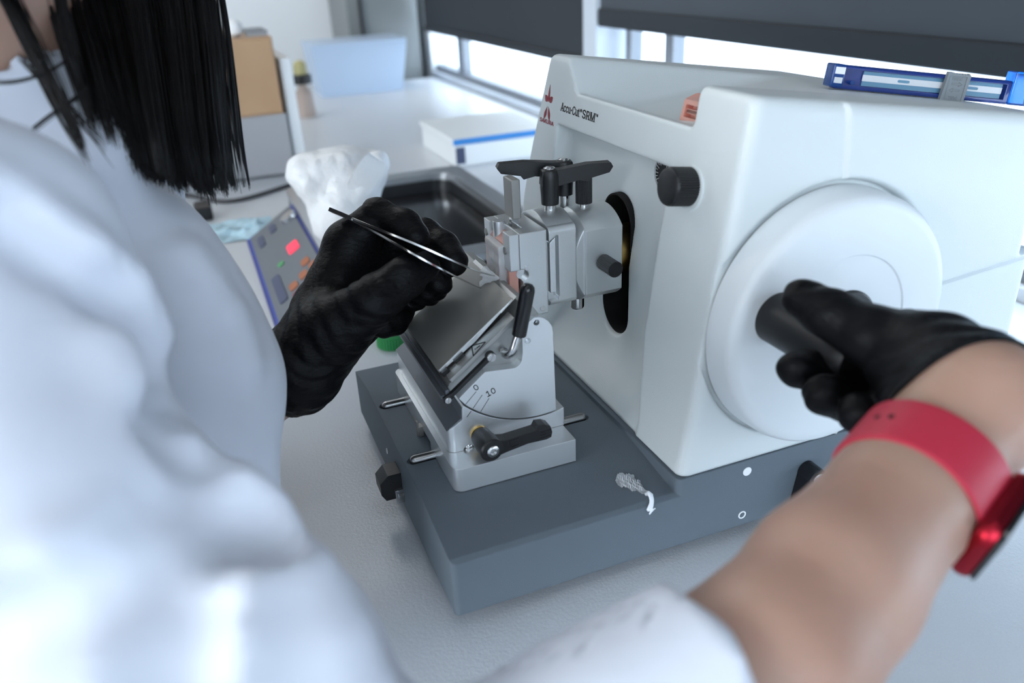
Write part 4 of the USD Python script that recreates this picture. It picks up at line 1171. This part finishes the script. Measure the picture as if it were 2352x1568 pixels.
RH = dict(
    index=([A(0.2203, -0.0865, 0.1721), A(0.2078, -0.0721, 0.1542), A(0.1864, -0.0706, 0.1551), A(0.1702, -0.0709, 0.1611)], [.0130, .0105, .0096, .0086]),
    middle=([A(0.2118, -0.0981, 0.1755), A(0.2056, -0.0913, 0.1520), A(0.1851, -0.0913, 0.1509), A(0.1692, -0.0924, 0.1580)], [.0135, .0108, .0100, .0090]),
    ring=([A(0.2039, -0.1128, 0.1736), A(0.2023, -0.1095, 0.1535), A(0.1851, -0.1111, 0.1517), A(0.1721, -0.1128, 0.1573)], [.0125, .0104, .0097, .0087]),
    little=([A(0.1955, -0.1274, 0.1714), A(0.1924, -0.1254, 0.1545), A(0.1762, -0.1283, 0.1509), A(0.1637, -0.1306, 0.1557)], [.0115, .0092, .0085, .0077]),
    thumb=([A(0.1974, -0.1240, 0.1838), A(0.1879, -0.0997, 0.1873), A(0.1808, -0.0782, 0.1916), A(0.1763, -0.0627, 0.1952)], [.0190, .0130, .0108, .0090]))
RPALM = [(A(0.2153, -0.0949, 0.1752), .0145), (A(0.2086, -0.1067, 0.1750), .0150), (A(0.2001, -0.1184, 0.1760), .0150), (A(0.1915, -0.1318, 0.1736), .0140)]


def hand_sdf(p, H, PALM, W, rw, k=0.005):
    d = None
    for q, r in PALM:
        e = rc(p, W, q, rw, r)
        d = e if d is None else smin(d, e, 0.010)
    for a, b in zip(PALM[:-1], PALM[1:]):
        d = smin(d, rc(p, a[0], b[0], a[1], b[1]), 0.008)
    th = chain(p, *H["thumb"], 0.004)
    d = smin(d, smin(rc(p, W, H["thumb"][0][0], rw * 0.9, H["thumb"][1][0]), th, 0.008), 0.012)
    f = None
    for n_ in ("index", "middle", "ring", "little"):
        e = chain(p, *H[n_], 0.004)
        f = e if f is None else smin(f, e, 0.0012)
    return smin(d, f, k)


FA, FB, FC = A(0.0572, -0.2004, 0.1408), A(0.0920, -0.1868, 0.1488), A(0.1376, -0.1696, 0.1578)
ELR, SHR, SH0 = A(-0.0909, -0.1903, 0.0939), A(-0.1759, -0.0492, 0.2244), A(-0.1802, -0.0164, 0.2570)
SHL, ELL = A(-0.165, 0.320, 0.225), A(-0.185, 0.270, 0.010)
LA1 = LW + (ELL - LW) * 0.35


def arm_r(p):
    d = chain(p, [ELR, FA, FB, FC, RW], [0.031, 0.0305, 0.0296, 0.0262, 0.0250], 0.006)
    return smin(d, chain(p, [SH0, A(-0.1768, -0.0460, 0.2231), A(-0.1582, -0.0836, 0.1891), A(-0.1177, -0.1395, 0.1404), ELR], [0.036, 0.034, 0.032, 0.031, 0.030], 0.006), 0.01)


def arm_l(p):
    d = chain(p, [ELL, LA1, LW], [0.036, 0.031, 0.0225], 0.02)
    return smin(d, rc(p, SHL, ELL, 0.046, 0.038), 0.02)


HEAD = A(-0.145, 0.137, 0.480)


def torso(p):
    d = rc(p, (-0.36, 0.14, -0.16), (-0.255, 0.14, 0.10), 0.125, 0.105)
    d = smin(d, rc(p, (-0.36, 0.08, -0.17), (-0.36, 0.20, -0.17), 0.115), 0.05)
    d = smin(d, rc(p, (-0.215, 0.03, 0.200), (-0.220, 0.26, 0.200), 0.052), 0.08)
    d = smin(d, rc(p, (-0.21, 0.14, 0.20), (-0.170, 0.135, 0.38), 0.055, 0.043), 0.05)
    return d


def head_sdf(p):
    fx, fz = unit((0.86, 0, -0.50)), unit((0.50, 0, 0.86))
    fy = A(0, 1, 0)
    q = np.stack([(p - HEAD) @ fx, (p - HEAD) @ fy, (p - HEAD) @ fz], 1)
    d = ell(q, (0, 0, 0.02), (0.095, 0.076, 0.095))
    d = smin(d, ell(q, (0.030, 0, -0.050), (0.058, 0.056, 0.062)), 0.04)
    d = smin(d, rc(q, (0.093, 0, 0.008), (0.104, 0, -0.028), 0.006, 0.011), 0.012)         # nose
    d = smin(d, rc(q, (0.083, -0.016, -0.066), (0.083, 0.016, -0.066), 0.008), 0.010)       # lips
    d = smax(d, -rc(q, (0.0955, -0.012, -0.064), (0.0955, 0.012, -0.064), 0.0022), 0.004)
    for s in (-1, 1):
        d = smax(d, -ell(q, (0.096, s * 0.032, 0.006), (0.016, 0.018, 0.011)), 0.012)       # eye sockets
        d = smin(d, ell(q, (0.078, s * 0.032, 0.006), (0.011, 0.013, 0.009)), 0.004)
        d = smin(d, ell(q, (-0.005, s * 0.078, -0.008), (0.020, 0.008, 0.031)), 0.006)      # ears
    return smin(d, rc(p, HEAD + A(-0.02, 0, -0.05), (-0.175, 0.135, 0.33), 0.048, 0.043), 0.03)


LEGS = [([A(-0.36, y0, -0.20), A(0.06, y1, -0.225), A(0.02, y1, -0.68)], [0.088, 0.062, 0.042]) for y0, y1 in ((0.06, 0.04), (0.22, 0.25))]


def body_sdf(p):
    d = smin(torso(p), arm_r(p), 0.03)
    d = smin(d, arm_l(p), 0.03)
    d = smin(d, head_sdf(p), 0.02)
    d = smin(d, hand_sdf(p, LH, LPALM, LW, 0.0215), 0.012)
    d = smin(d, hand_sdf(p, RH, RPALM, RW, 0.0235), 0.012)
    for P_, r_ in LEGS:
        d = smin(d, chain(p, P_, [a - 0.012 for a in r_], 0.03), 0.03)
    return d


ps = thing("person", "person in a white lab coat and black gloves, long black hair, leaning over the microtome", "person", (-0.30, 0.14, -0.70))
part(ps, "body", surfnet(body_sdf, (-0.52, -0.32, -0.74), (0.28, 0.45, 0.63), 0.0036), "skin", True)

# gloves: the hands, a little fuller, cut off at the cuffs
AXL = unit(LW - ELL)
CUTL = LW - AXL * 0.011
AXR = unit(RW - FC)


def wrinkle(p, a, s, amp, f, seed):
    t = (p - a) @ s
    return amp * np.sin(t * f + 5.0 * meshkit.noise(p * 45, seed)) * meshkit.noise(p * 38, seed + 1)


def glove_l(p):
    d = smin(hand_sdf(p, LH, LPALM, LW, 0.0215), rc(p, LW - AXL * 0.05, LW, 0.0245, 0.0220), 0.012) - 0.0012
    d = d - wrinkle(p, LW, AXL, 0.0011, 620, 3) * np.clip(1.6 - np.linalg.norm(p - LW, axis=1) / 0.06, 0, 1)
    d = d - 0.0005 * np.sin(600 * (p @ unit((0.4, -0.3, 0.85))) + 6 * meshkit.noise(p * 60, 6)) * (meshkit.noise(p * 55, 8) > 0.45)
    return np.maximum(d, -((p - CUTL) @ unit(AXL + A(0.15, -0.3, 0.35))) - 0.0015 * np.sin((p @ A(0.3, 0.8, -0.5)) * 260)).astype(np.float32)


CR = A(0.1873, -0.1484, 0.1820)
CRN = unit(RW * 0 + A(0.2047, -0.0982, 0.1771) - A(0.1887, -0.1583, 0.1754))


def glove_r(p):
    d = smin(hand_sdf(p, RH, RPALM, RW, 0.0235), rc(p, RW + (FC - RW) * 0.3, RW, 0.0275, 0.0268), 0.012) - 0.0013
    d = d - 0.0006 * np.sin(520 * (p @ unit((0.5, 0.6, 0.6))) + 6 * meshkit.noise(p * 50, 16)) * meshkit.noise(p * 40, 18)
    return np.maximum(d, -((p - CR) @ CRN)).astype(np.float32)


part(ps, "glove", surfnet(glove_l, np.array(LW) - A(0.05, 0.06, 0.06), np.array(LW) + A(0.155, 0.11, 0.135), 0.0015), "nitrile", True, label="black glove holding the tweezers")
part(ps, "glove", surfnet(glove_r, np.array(RW) - A(0.075, 0.04, 0.065), np.array(RW) + A(0.06, 0.16, 0.065), 0.0015), "nitrile", True, label="black glove on the crank handle")

# the lab coat
EDGE = [A(-0.1565, 0.1546, 0.2307), A(-0.1352, 0.1245, 0.1997), A(-0.1235, 0.1010, 0.1742), A(-0.1189, 0.0849, 0.1509), A(-0.1226, 0.0798, 0.1385), A(-0.1326, 0.0752, 0.1224), A(-0.1343, 0.0634, 0.0981), A(-0.1384, 0.0512, 0.0718), A(-0.1528, 0.0335, 0.0223)]
COLLAR = [A(-0.1950, 0.1391, 0.3448), A(-0.1720, 0.1236, 0.3363), A(-0.1589, 0.1117, 0.3114), A(-0.1411, 0.1038, 0.2770)]
CUFF = A(0.0395, -0.2036, 0.1354)
CUFN = unit(np.array(FB) - np.array(ELR))


def coat_sdf(p):
    d = rc(p, (-0.36, 0.14, -0.20), (-0.265, 0.14, 0.10), 0.150, 0.128)
    d = smin(d, rc(p, (-0.36, 0.06, -0.21), (-0.36, 0.22, -0.21), 0.135), 0.05)
    d = smin(d, rc(p, (-0.24, 0.03, 0.195), (-0.24, 0.27, 0.195), 0.066), 0.07)
    d = smin(d, rc(p, (-0.235, 0.14, 0.20), (-0.20, 0.135, 0.28), 0.070, 0.058), 0.05)
    d = smin(d, chain(p, COLLAR, [0.020, 0.022, 0.024, 0.026], 0.01), 0.03)
    fold = chain(p, EDGE, [0.046] * len(EDGE), 0.02)
    d = smin(d, fold, 0.030)
    up = rc(p, SHL, ELL, 0.064, 0.054)
    d = smin(d, up, 0.03)
    # right sleeve: hanging folds from the shoulder to the elbow, rolled up below it
    sl = chain(p, [SH0, A(-0.1759, -0.0492, 0.2244), A(-0.1569, -0.0885, 0.1921), A(-0.1171, -0.1443, 0.1453), ELR], [0.058, 0.056, 0.052, 0.051, 0.046], 0.006)
    sl = smin(sl, rc(p, SH0, (-0.25, 0.06, 0.19), 0.056, 0.062), 0.02)
    slv = rc(p, ELR, CUFF, 0.044, 0.0388)
    slv = np.maximum(slv, (p - CUFF) @ CUFN - 0.002 * np.sin((p @ A(0, 1, 1)) * 120))
    sl = smin(sl, slv, 0.012)
    sl = sl - 0.0030 * np.sin(70 * (p @ unit((0.55, -0.25, -0.8))) + 9 * meshkit.noise(p * A(11, 11, 8), 21)) * meshkit.noise(p * 13, 22)
    d = smin(d, sl, 0.012)
    # folds pulled from the armpit, creases between them
    for pts_, r0, r1 in RIDGES:
        d = smin(d, chain(p, pts_, np.linspace(r0, r1, len(pts_)), 0.004), 0.014)
    for pts_, r0, r1 in CREASES:
        d = smax(d, -chain(p, pts_, np.linspace(r0, r1, len(pts_)), 0.004), 0.016)
    d = d - 0.0040 * (meshkit.fbm(p * A(16, 16, 9), 3, 31) - 0.35)
    inner = np.minimum(body_sdf(p), 1)
    return np.maximum(d, -(inner - 0.0022)).astype(np.float32)


RIDGES = [
    ([A(-0.0953, -0.1118, 0.1918), A(-0.0996, -0.1101, 0.1989), A(-0.1077, -0.1253, 0.2069), A(-0.1156, -0.1328, 0.2074), A(-0.1278, -0.1398, 0.2079), A(-0.1469, -0.1437, 0.2073), A(-0.1671, -0.1418, 0.2031)], 0.007, 0.010),
    ([A(-0.0948, -0.1248, 0.1901), A(-0.0965, -0.1297, 0.1908), A(-0.1022, -0.1435, 0.1950), A(-0.1077, -0.1526, 0.1929), A(-0.1121, -0.1641, 0.1885), A(-0.1165, -0.1760, 0.1794)], 0.009, 0.011),
    ([A(-0.1531, -0.0547, 0.2908), A(-0.1433, -0.0549, 0.2805), A(-0.1319, -0.0528, 0.2686), A(-0.1220, -0.0457, 0.2529), A(-0.1178, -0.0392, 0.2317)], 0.01, 0.006),
    ([A(-0.0849, -0.1451, 0.1829), A(-0.0804, -0.1629, 0.1702), A(-0.0788, -0.1740, 0.1590)], 0.01, 0.012),
    ([A(-0.1289, -0.0803, 0.2417), A(-0.1213, -0.0968, 0.2267), A(-0.1139, -0.1028, 0.2181)], 0.009, 0.006),
    ([A(-0.1045, 0.0842, 0.2177), A(-0.0908, 0.0672, 0.1914), A(-0.0874, 0.0515, 0.1693)], 0.009, 0.006)]
CREASES = [
    ([A(-0.1235, -0.0600, 0.2533), A(-0.1199, -0.0636, 0.2398), A(-0.1168, -0.0612, 0.2284), A(-0.1153, -0.0757, 0.2244), A(-0.1162, -0.1014, 0.2246), A(-0.1121, -0.1061, 0.2195), A(-0.1063, -0.1088, 0.2127), A(-0.1046, -0.1171, 0.2106)], 0.007, 0.006),
    ([A(-0.0974, -0.1324, 0.2018), A(-0.1076, -0.1416, 0.2054), A(-0.1195, -0.1497, 0.2063), A(-0.1340, -0.1537, 0.2065), A(-0.1527, -0.1548, 0.2034), A(-0.1693, -0.1510, 0.1975)], 0.01, 0.01),
    ([A(-0.0931, -0.1336, 0.1969), A(-0.0903, -0.1364, 0.1937)], 0.008, 0.006),
    ([A(-0.1093, -0.1278, 0.2124), A(-0.1173, -0.1314, 0.2158), A(-0.1233, -0.1370, 0.2154)], 0.008, 0.005),
    ([A(-0.1503, -0.0622, 0.2880), A(-0.1398, -0.0645, 0.2753), A(-0.1298, -0.0651, 0.2629)], 0.007, 0.005),
    ([A(-0.1173, -0.1634, 0.1965), A(-0.1226, -0.1753, 0.1881)], 0.01, 0.012)]
part(ps, "lab_coat", surfnet(coat_sdf, (-0.54, -0.34, -0.36), (0.10, 0.44, 0.36), 0.0036), "coat_cloth", True, label="white lab coat with rolled sleeves")


def trouser_sdf(p):
    d = None
    for P_, r_ in LEGS:
        e = chain(p, P_, r_, 0.03)
        d = e if d is None else smin(d, e, 0.03)
    d = np.maximum(d, -0.66 - p[:, 2])
    return np.maximum(d, -(body_sdf(p) - 0.001)).astype(np.float32)


part(ps, "trousers", surfnet(trouser_sdf, (-0.47, -0.06, -0.70), (0.14, 0.33, -0.09), 0.006), "trouser_cloth", True)
for y in (0.04, 0.25):
    part(ps, "shoe", m3.Manifold.batch_hull([m3.Manifold.sphere(r, 16).translate([x, y, z]) for x, z, r in ((-0.02, FLOOR + 0.045, 0.044), (0.06, FLOOR + 0.035, 0.034), (0.17, FLOOR + 0.026, 0.025))]).trim_by_plane([0, 0, 1], FLOOR + 0.001), "white_paint", 40)

# hair: long straight strands hanging past the face, a few loose wisps on the coat
strands, widths = [], []
hr = np.random.default_rng(11)


def strand(a, b, n=14, sway=0.004, w=0.00050, lift=0.0):
    t = np.linspace(0, 1, n)[:, None]
    a, b = np.asarray(a, float), np.asarray(b, float)
    P = a + (b - a) * t
    P = P + lift * np.sin(np.pi * t) * A(0.4, -0.8, 0.2)
    ph = hr.random(3) * 6.28
    P = P + sway * np.stack([np.sin(2.5 * t[:, 0] + ph[0]), np.sin(2.1 * t[:, 0] + ph[1]), 0 * t[:, 0]], 1) * (t * (1.2 - t))
    strands.append(P)
    widths.append(np.r_[np.full(n - 3, w), w * 0.8, w * 0.6, w * 0.3])


HTOP, HEND = [A(-0.1367, 0.1354, 0.3572), A(-0.1277, 0.1436, 0.3567), A(-0.1165, 0.1569, 0.3561), A(-0.1000, 0.1680, 0.3552), A(-0.0834, 0.1732, 0.3544), A(-0.0709, 0.1741, 0.3538), A(-0.0613, 0.1726, 0.3533)], \
             [A(-0.1299, 0.0963, 0.2866), A(-0.1190, 0.0945, 0.2749), A(-0.1125, 0.1017, 0.2569), A(-0.0994, 0.1093, 0.2490), A(-0.0886, 0.1153, 0.2456), A(-0.0790, 0.1170, 0.2443), A(-0.0711, 0.1174, 0.2440)]
HTOP, HEND = np.array(HTOP), np.array(HEND)
crown = HEAD + A(-0.01, -0.01, 0.075)
for lock in range(150):
    q = hr.beta(1.25, 1.15) * 6 if lock < 140 else hr.uniform(4.6, 6.0)
    k = min(int(q), 5)
    f_ = q - k
    a = HTOP[k] * (1 - f_) + HTOP[k + 1] * f_
    b = HEND[k] * (1 - f_) + HEND[k + 1] * f_
    dep = hr.normal(0, 0.013) * A(0.317, 0.842, -0.436)
    sp = 0.0022 if q < 4.4 else 0.0012
    cut = hr.normal(0, 0.006)
    for s_ in range(44 if q < 4.5 else 9):
        j = hr.normal(0, sp, 3)
        aa, bb = a + dep + j, b + dep * 1.1 + j * 0.7 + A(0, 0, 0.002 + abs(cut) * 0.5 + hr.normal(0, 0.0015) + (0.02 * hr.random() if hr.random() < 0.06 else 0))
        top = crown + (aa - crown) * 0.35 + A(0, -0.02, 0.04) + hr.normal(0, 0.006, 3)
        mid = aa + A(-0.004, -0.004, 0.055)
        P = smooth_path([top, mid, aa, (aa + bb) / 2 + hr.normal(0, 0.0007, 3), bb], 20)
        strands.append(P)
        wv = 0.00075
        widths.append(np.r_[np.full(17, wv), wv * 0.8, wv * 0.6, wv * 0.3])
# hair over the crown and the far side of the head
for s_ in range(1500):
    th = hr.uniform(0.35, 2 * math.pi - 0.35)
    d_ = A(-math.cos(th) * 0.5 - 0.1, -math.sin(th), 0)
    r0 = hr.uniform(0.98, 1.10)
    pts = [crown + A(0, 0, 0.040) + d_ * 0.01, HEAD + A(d_[0] * 0.105, d_[1] * 0.085, 0.085) * r0, HEAD + A(d_[0] * 0.135, d_[1] * 0.096, 0.0) * r0, HEAD + A(d_[0] * 0.14 - 0.02, d_[1] * 0.098, -0.10) * r0]
    if d_[1] > 0.2 or d_[0] < -0.35:
        pts.append(HEAD + A(d_[0] * 0.15 - 0.045, d_[1] * 0.10, -0.20) * r0)
    P = smooth_path(pts, 16)
    strands.append(P)
    widths.append(np.full(16, 0.0007))
for (a, b, nn, ww, sp) in ((A(-0.1525, 0.0724, 0.3548), A(-0.1332, 0.0390, 0.2882), 60, .0005, .0013), (A(-0.1481, 0.0754, 0.3546), A(-0.1341, 0.0444, 0.2957), 26, .0005, .0013), (A(-0.1301, 0.0776, 0.3536), A(-0.1302, 0.0629, 0.3205), 40, .0005, .0016),
                           (A(-0.1493, 0.0610, 0.3259), A(-0.1248, 0.0424, 0.2894), 14, .0004, .0010)):
    for s_ in range(nn):
        j = hr.normal(0, sp, 3)
        strand(np.array(a) + j, np.array(b) + j * 0.6 + A(0, 0, hr.normal(0, 0.004)), 14, 0.004, ww)
for (c0, c1, c2) in ((A(-0.1626, 0.0568, 0.3173), A(-0.1470, 0.0512, 0.3178), A(-0.1328, 0.0569, 0.3231)), (A(-0.1607, 0.0397, 0.2924), A(-0.1438, 0.0444, 0.3023), A(-0.1269, 0.0549, 0.3119)), (A(-0.1502, 0.0400, 0.2983), A(-0.1419, 0.0441, 0.3031), A(-0.1303, 0.0518, 0.3081))):
    for s_ in range(7):
        j = hr.normal(0, 0.0005, 3)
        P = smooth_path([np.array(c0) + j, np.array(c1) + j, np.array(c2) + j], 14)
        strands.append(P)
        widths.append(np.full(14, 0.00035))
hp = fresh(ps + "/hair")
hc = UsdGeom.BasisCurves.Define(stage, hp)
hc.CreateTypeAttr("linear")
hc.CreateCurveVertexCountsAttr(Vt.IntArray([len(s) for s in strands]))
hc.CreatePointsAttr(Vt.Vec3fArray.FromNumpy((np.vstack(strands) - origin[ps]).astype(np.float32)))
hc.CreateWidthsAttr(Vt.FloatArray.FromNumpy(np.concatenate(widths).astype(np.float32)))
hc.SetWidthsInterpolation("vertex")
UsdShade.MaterialBindingAPI.Apply(hc.GetPrim()).Bind(MAT["hair"])
tag(hc.GetPrim(), "long straight black hair")

# the stool under the operator
st = thing("lab_stool", "round black laboratory stool under the operator", "stool", (-0.37, 0.14, FLOOR))
part(st, "seat", lathe([(0, 0), (0.17, 0), (0.18, 0.015), (0.175, 0.05), (0.15, 0.06), (0, 0.06)], (-0.37, 0.14, -0.395), (0, 0, 1)), "black_plastic", 40)
part(st, "column", cyl((-0.37, 0.14, FLOOR + 0.06), (-0.37, 0.14, -0.39), 0.025), "rod_steel")
for k in range(5):
    a = 2 * math.pi * k / 5
    e = A(-0.37 + 0.26 * math.cos(a), 0.14 + 0.26 * math.sin(a), FLOOR + 0.022)
    part(st, "base_leg", cyl((-0.37, 0.14, FLOOR + 0.07), e, 0.018, 0.014), "black_plastic", 40)
    part(st, "glide", cyl(e - A(0, 0, 0.022), e, 0.015), "black_plastic")

# ------------------------------------------------------------------ the tweezers in the left hand
TW = unit((0.317, 0.842, -0.436))
tip1 = kh(A(0.0862, 0.1372, 0.1556))
tip0 = kh(A(0.0757, 0.1398, 0.1476))
end = A(-0.0120, 0.1769, 0.2069)
jn = A(-0.0007, 0.1622, 0.2028)
tz = thing("tweezers", "slim steel tweezers held in the black glove, tips at the blade edge", "tweezers", tuple(np.array(tip0)))
up_ = smooth_path([end, jn, A(0.0125, 0.1398, 0.1990), A(0.0317, 0.1235, 0.1906), A(0.0558, 0.1155, 0.1765), tip1], 30)
lo_ = smooth_path([end, A(-0.0007, 0.1615, 0.2015), A(0.0116, 0.1375, 0.1962), A(0.0261, 0.1094, 0.1891), A(0.0476, 0.1095, 0.1729), tip0], 30)
tt = np.linspace(0, 1, 30)
wd = np.interp(tt, [0, 0.2, 0.5, 0.8, 1], [0.0050, 0.0075, 0.0085, 0.0045, 0.0010])
part(tz, "arm", flatbar(up_, wd, np.interp(tt, [0, 0.3, 0.6, 1], [0.0010, 0.0013, 0.0014, 0.0006]), TW), "bright_steel", 20, label="upper arm")
part(tz, "arm", flatbar(lo_, wd, np.interp(tt, [0, 0.3, 0.6, 1], [0.0010, 0.0012, 0.0012, 0.0006]), TW), "bright_steel", 20, label="lower arm")
e0, e1 = np.array(end), np.array(jn)
part(tz, "joint", flatbar([e0 - (e1 - e0) * 0.08, e0 * 0.5 + e1 * 0.5, e1], [0.0052, 0.0066, 0.0076], [0.0026, 0.0026, 0.0022], TW), "rod_steel", 20)

# ------------------------------------------------------------------ the smartwatch on the right wrist
WAX = unit(np.array(RW) - np.array(FB))
WCN = A(0.1518, -0.1649, 0.1611)
right_, down_ = A(*R_), A(*D_)
wo = unit(right_ * 0.86 + down_ * 0.44 + A(*F_) * -0.45)
wo = unit(wo - WAX * np.dot(wo, WAX))
ws_ = np.cross(WAX, wo)
wt = thing("smartwatch", "red smartwatch with a red rubber strap on the operator's right wrist", "watch", tuple(WCN))
RA, RB = 0.0280, 0.0276
band = []
NB = 72
for k in range(NB + 1):
    a = math.radians(17) + (2 * math.pi - math.radians(34)) * k / NB
    band.append((a, WCN + wo * math.cos(a) * RA + ws_ * math.sin(a) * RB))
V, F = [], []
for k, (a, q) in enumerate(band):
    nn = unit(wo * math.cos(a) / RA + ws_ * math.sin(a) / RB)
    hw = 0.0122 + 0.0012 * abs(math.cos(a / 1.0)) ** 2
    prof = [(-hw, 0.0), (-hw, 0.0012), (-hw + 0.001, 0.0020), (hw - 0.001, 0.0020), (hw, 0.0012), (hw, 0.0)]
    V += [q + WAX * s + nn * h for s, h in prof]
for k in range(NB):
    for i in range(6):
        a, b = k * 6 + i, k * 6 + (i + 1) % 6
        F += [(a, b, b + 6), (a, b + 6, a + 6)]
e = NB * 6
F += [(0, i + 1, i) for i in range(1, 5)] + [(e, e + i, e + i + 1) for i in range(1, 5)]
strap = part(wt, "strap", (np.array(V), np.array(F)), "red_rubber", 40, label="red rubber strap")
for a in (math.radians(231), math.radians(219)):
    nn = unit(wo * math.cos(a) / RA + ws_ * math.sin(a) / RB)
    q = WCN + wo * math.cos(a) * RA + ws_ * math.sin(a) * RB
    part(strap, "strap_hole", cyl(q + nn * 0.0012, q + nn * 0.0022, 0.0013, n=16), "black_hole")
co = WCN + wo * (RA - 0.0028)


def wbox(hx, hy, z0, z1, r, rz):
    P = rrect(-hx, hx, -hy, hy, r, 8)
    ms = []
    for z, ins in ((z0, rz), (z0 + rz * 0.3, rz * 0.3), (z0 + rz, 0), (z1 - rz, 0), (z1 - rz * 0.3, rz * 0.3), (z1, rz)):
        for q in np.array(P.buffer(-ins).exterior.coords):
            ms.append((q[0], q[1], z))
    m = m3.Manifold.hull_points(ms)
    return place(m, WAX, ws_, np.cross(WAX, ws_), co) if np.dot(np.cross(WAX, ws_), wo) > 0 else place(m, ws_, WAX, np.cross(ws_, WAX), co)


cs_ = part(wt, "case", wbox(0.0172, 0.0200, 0.000, 0.0088, 0.0085, 0.0035), "red_metal", 40, label="polished red case")
part(wt, "screen", wbox(0.0163, 0.0191, 0.0080, 0.0108, 0.0080, 0.0022), "watch_glass", 40, label="dark glass screen")
part(cs_, "crown", cyl(co + wo * 0.0045 + WAX * -0.0165 + ws_ * 0.006, co + wo * 0.0045 + WAX * -0.0190 + ws_ * 0.006, 0.0031, n=24), "red_metal", 40)
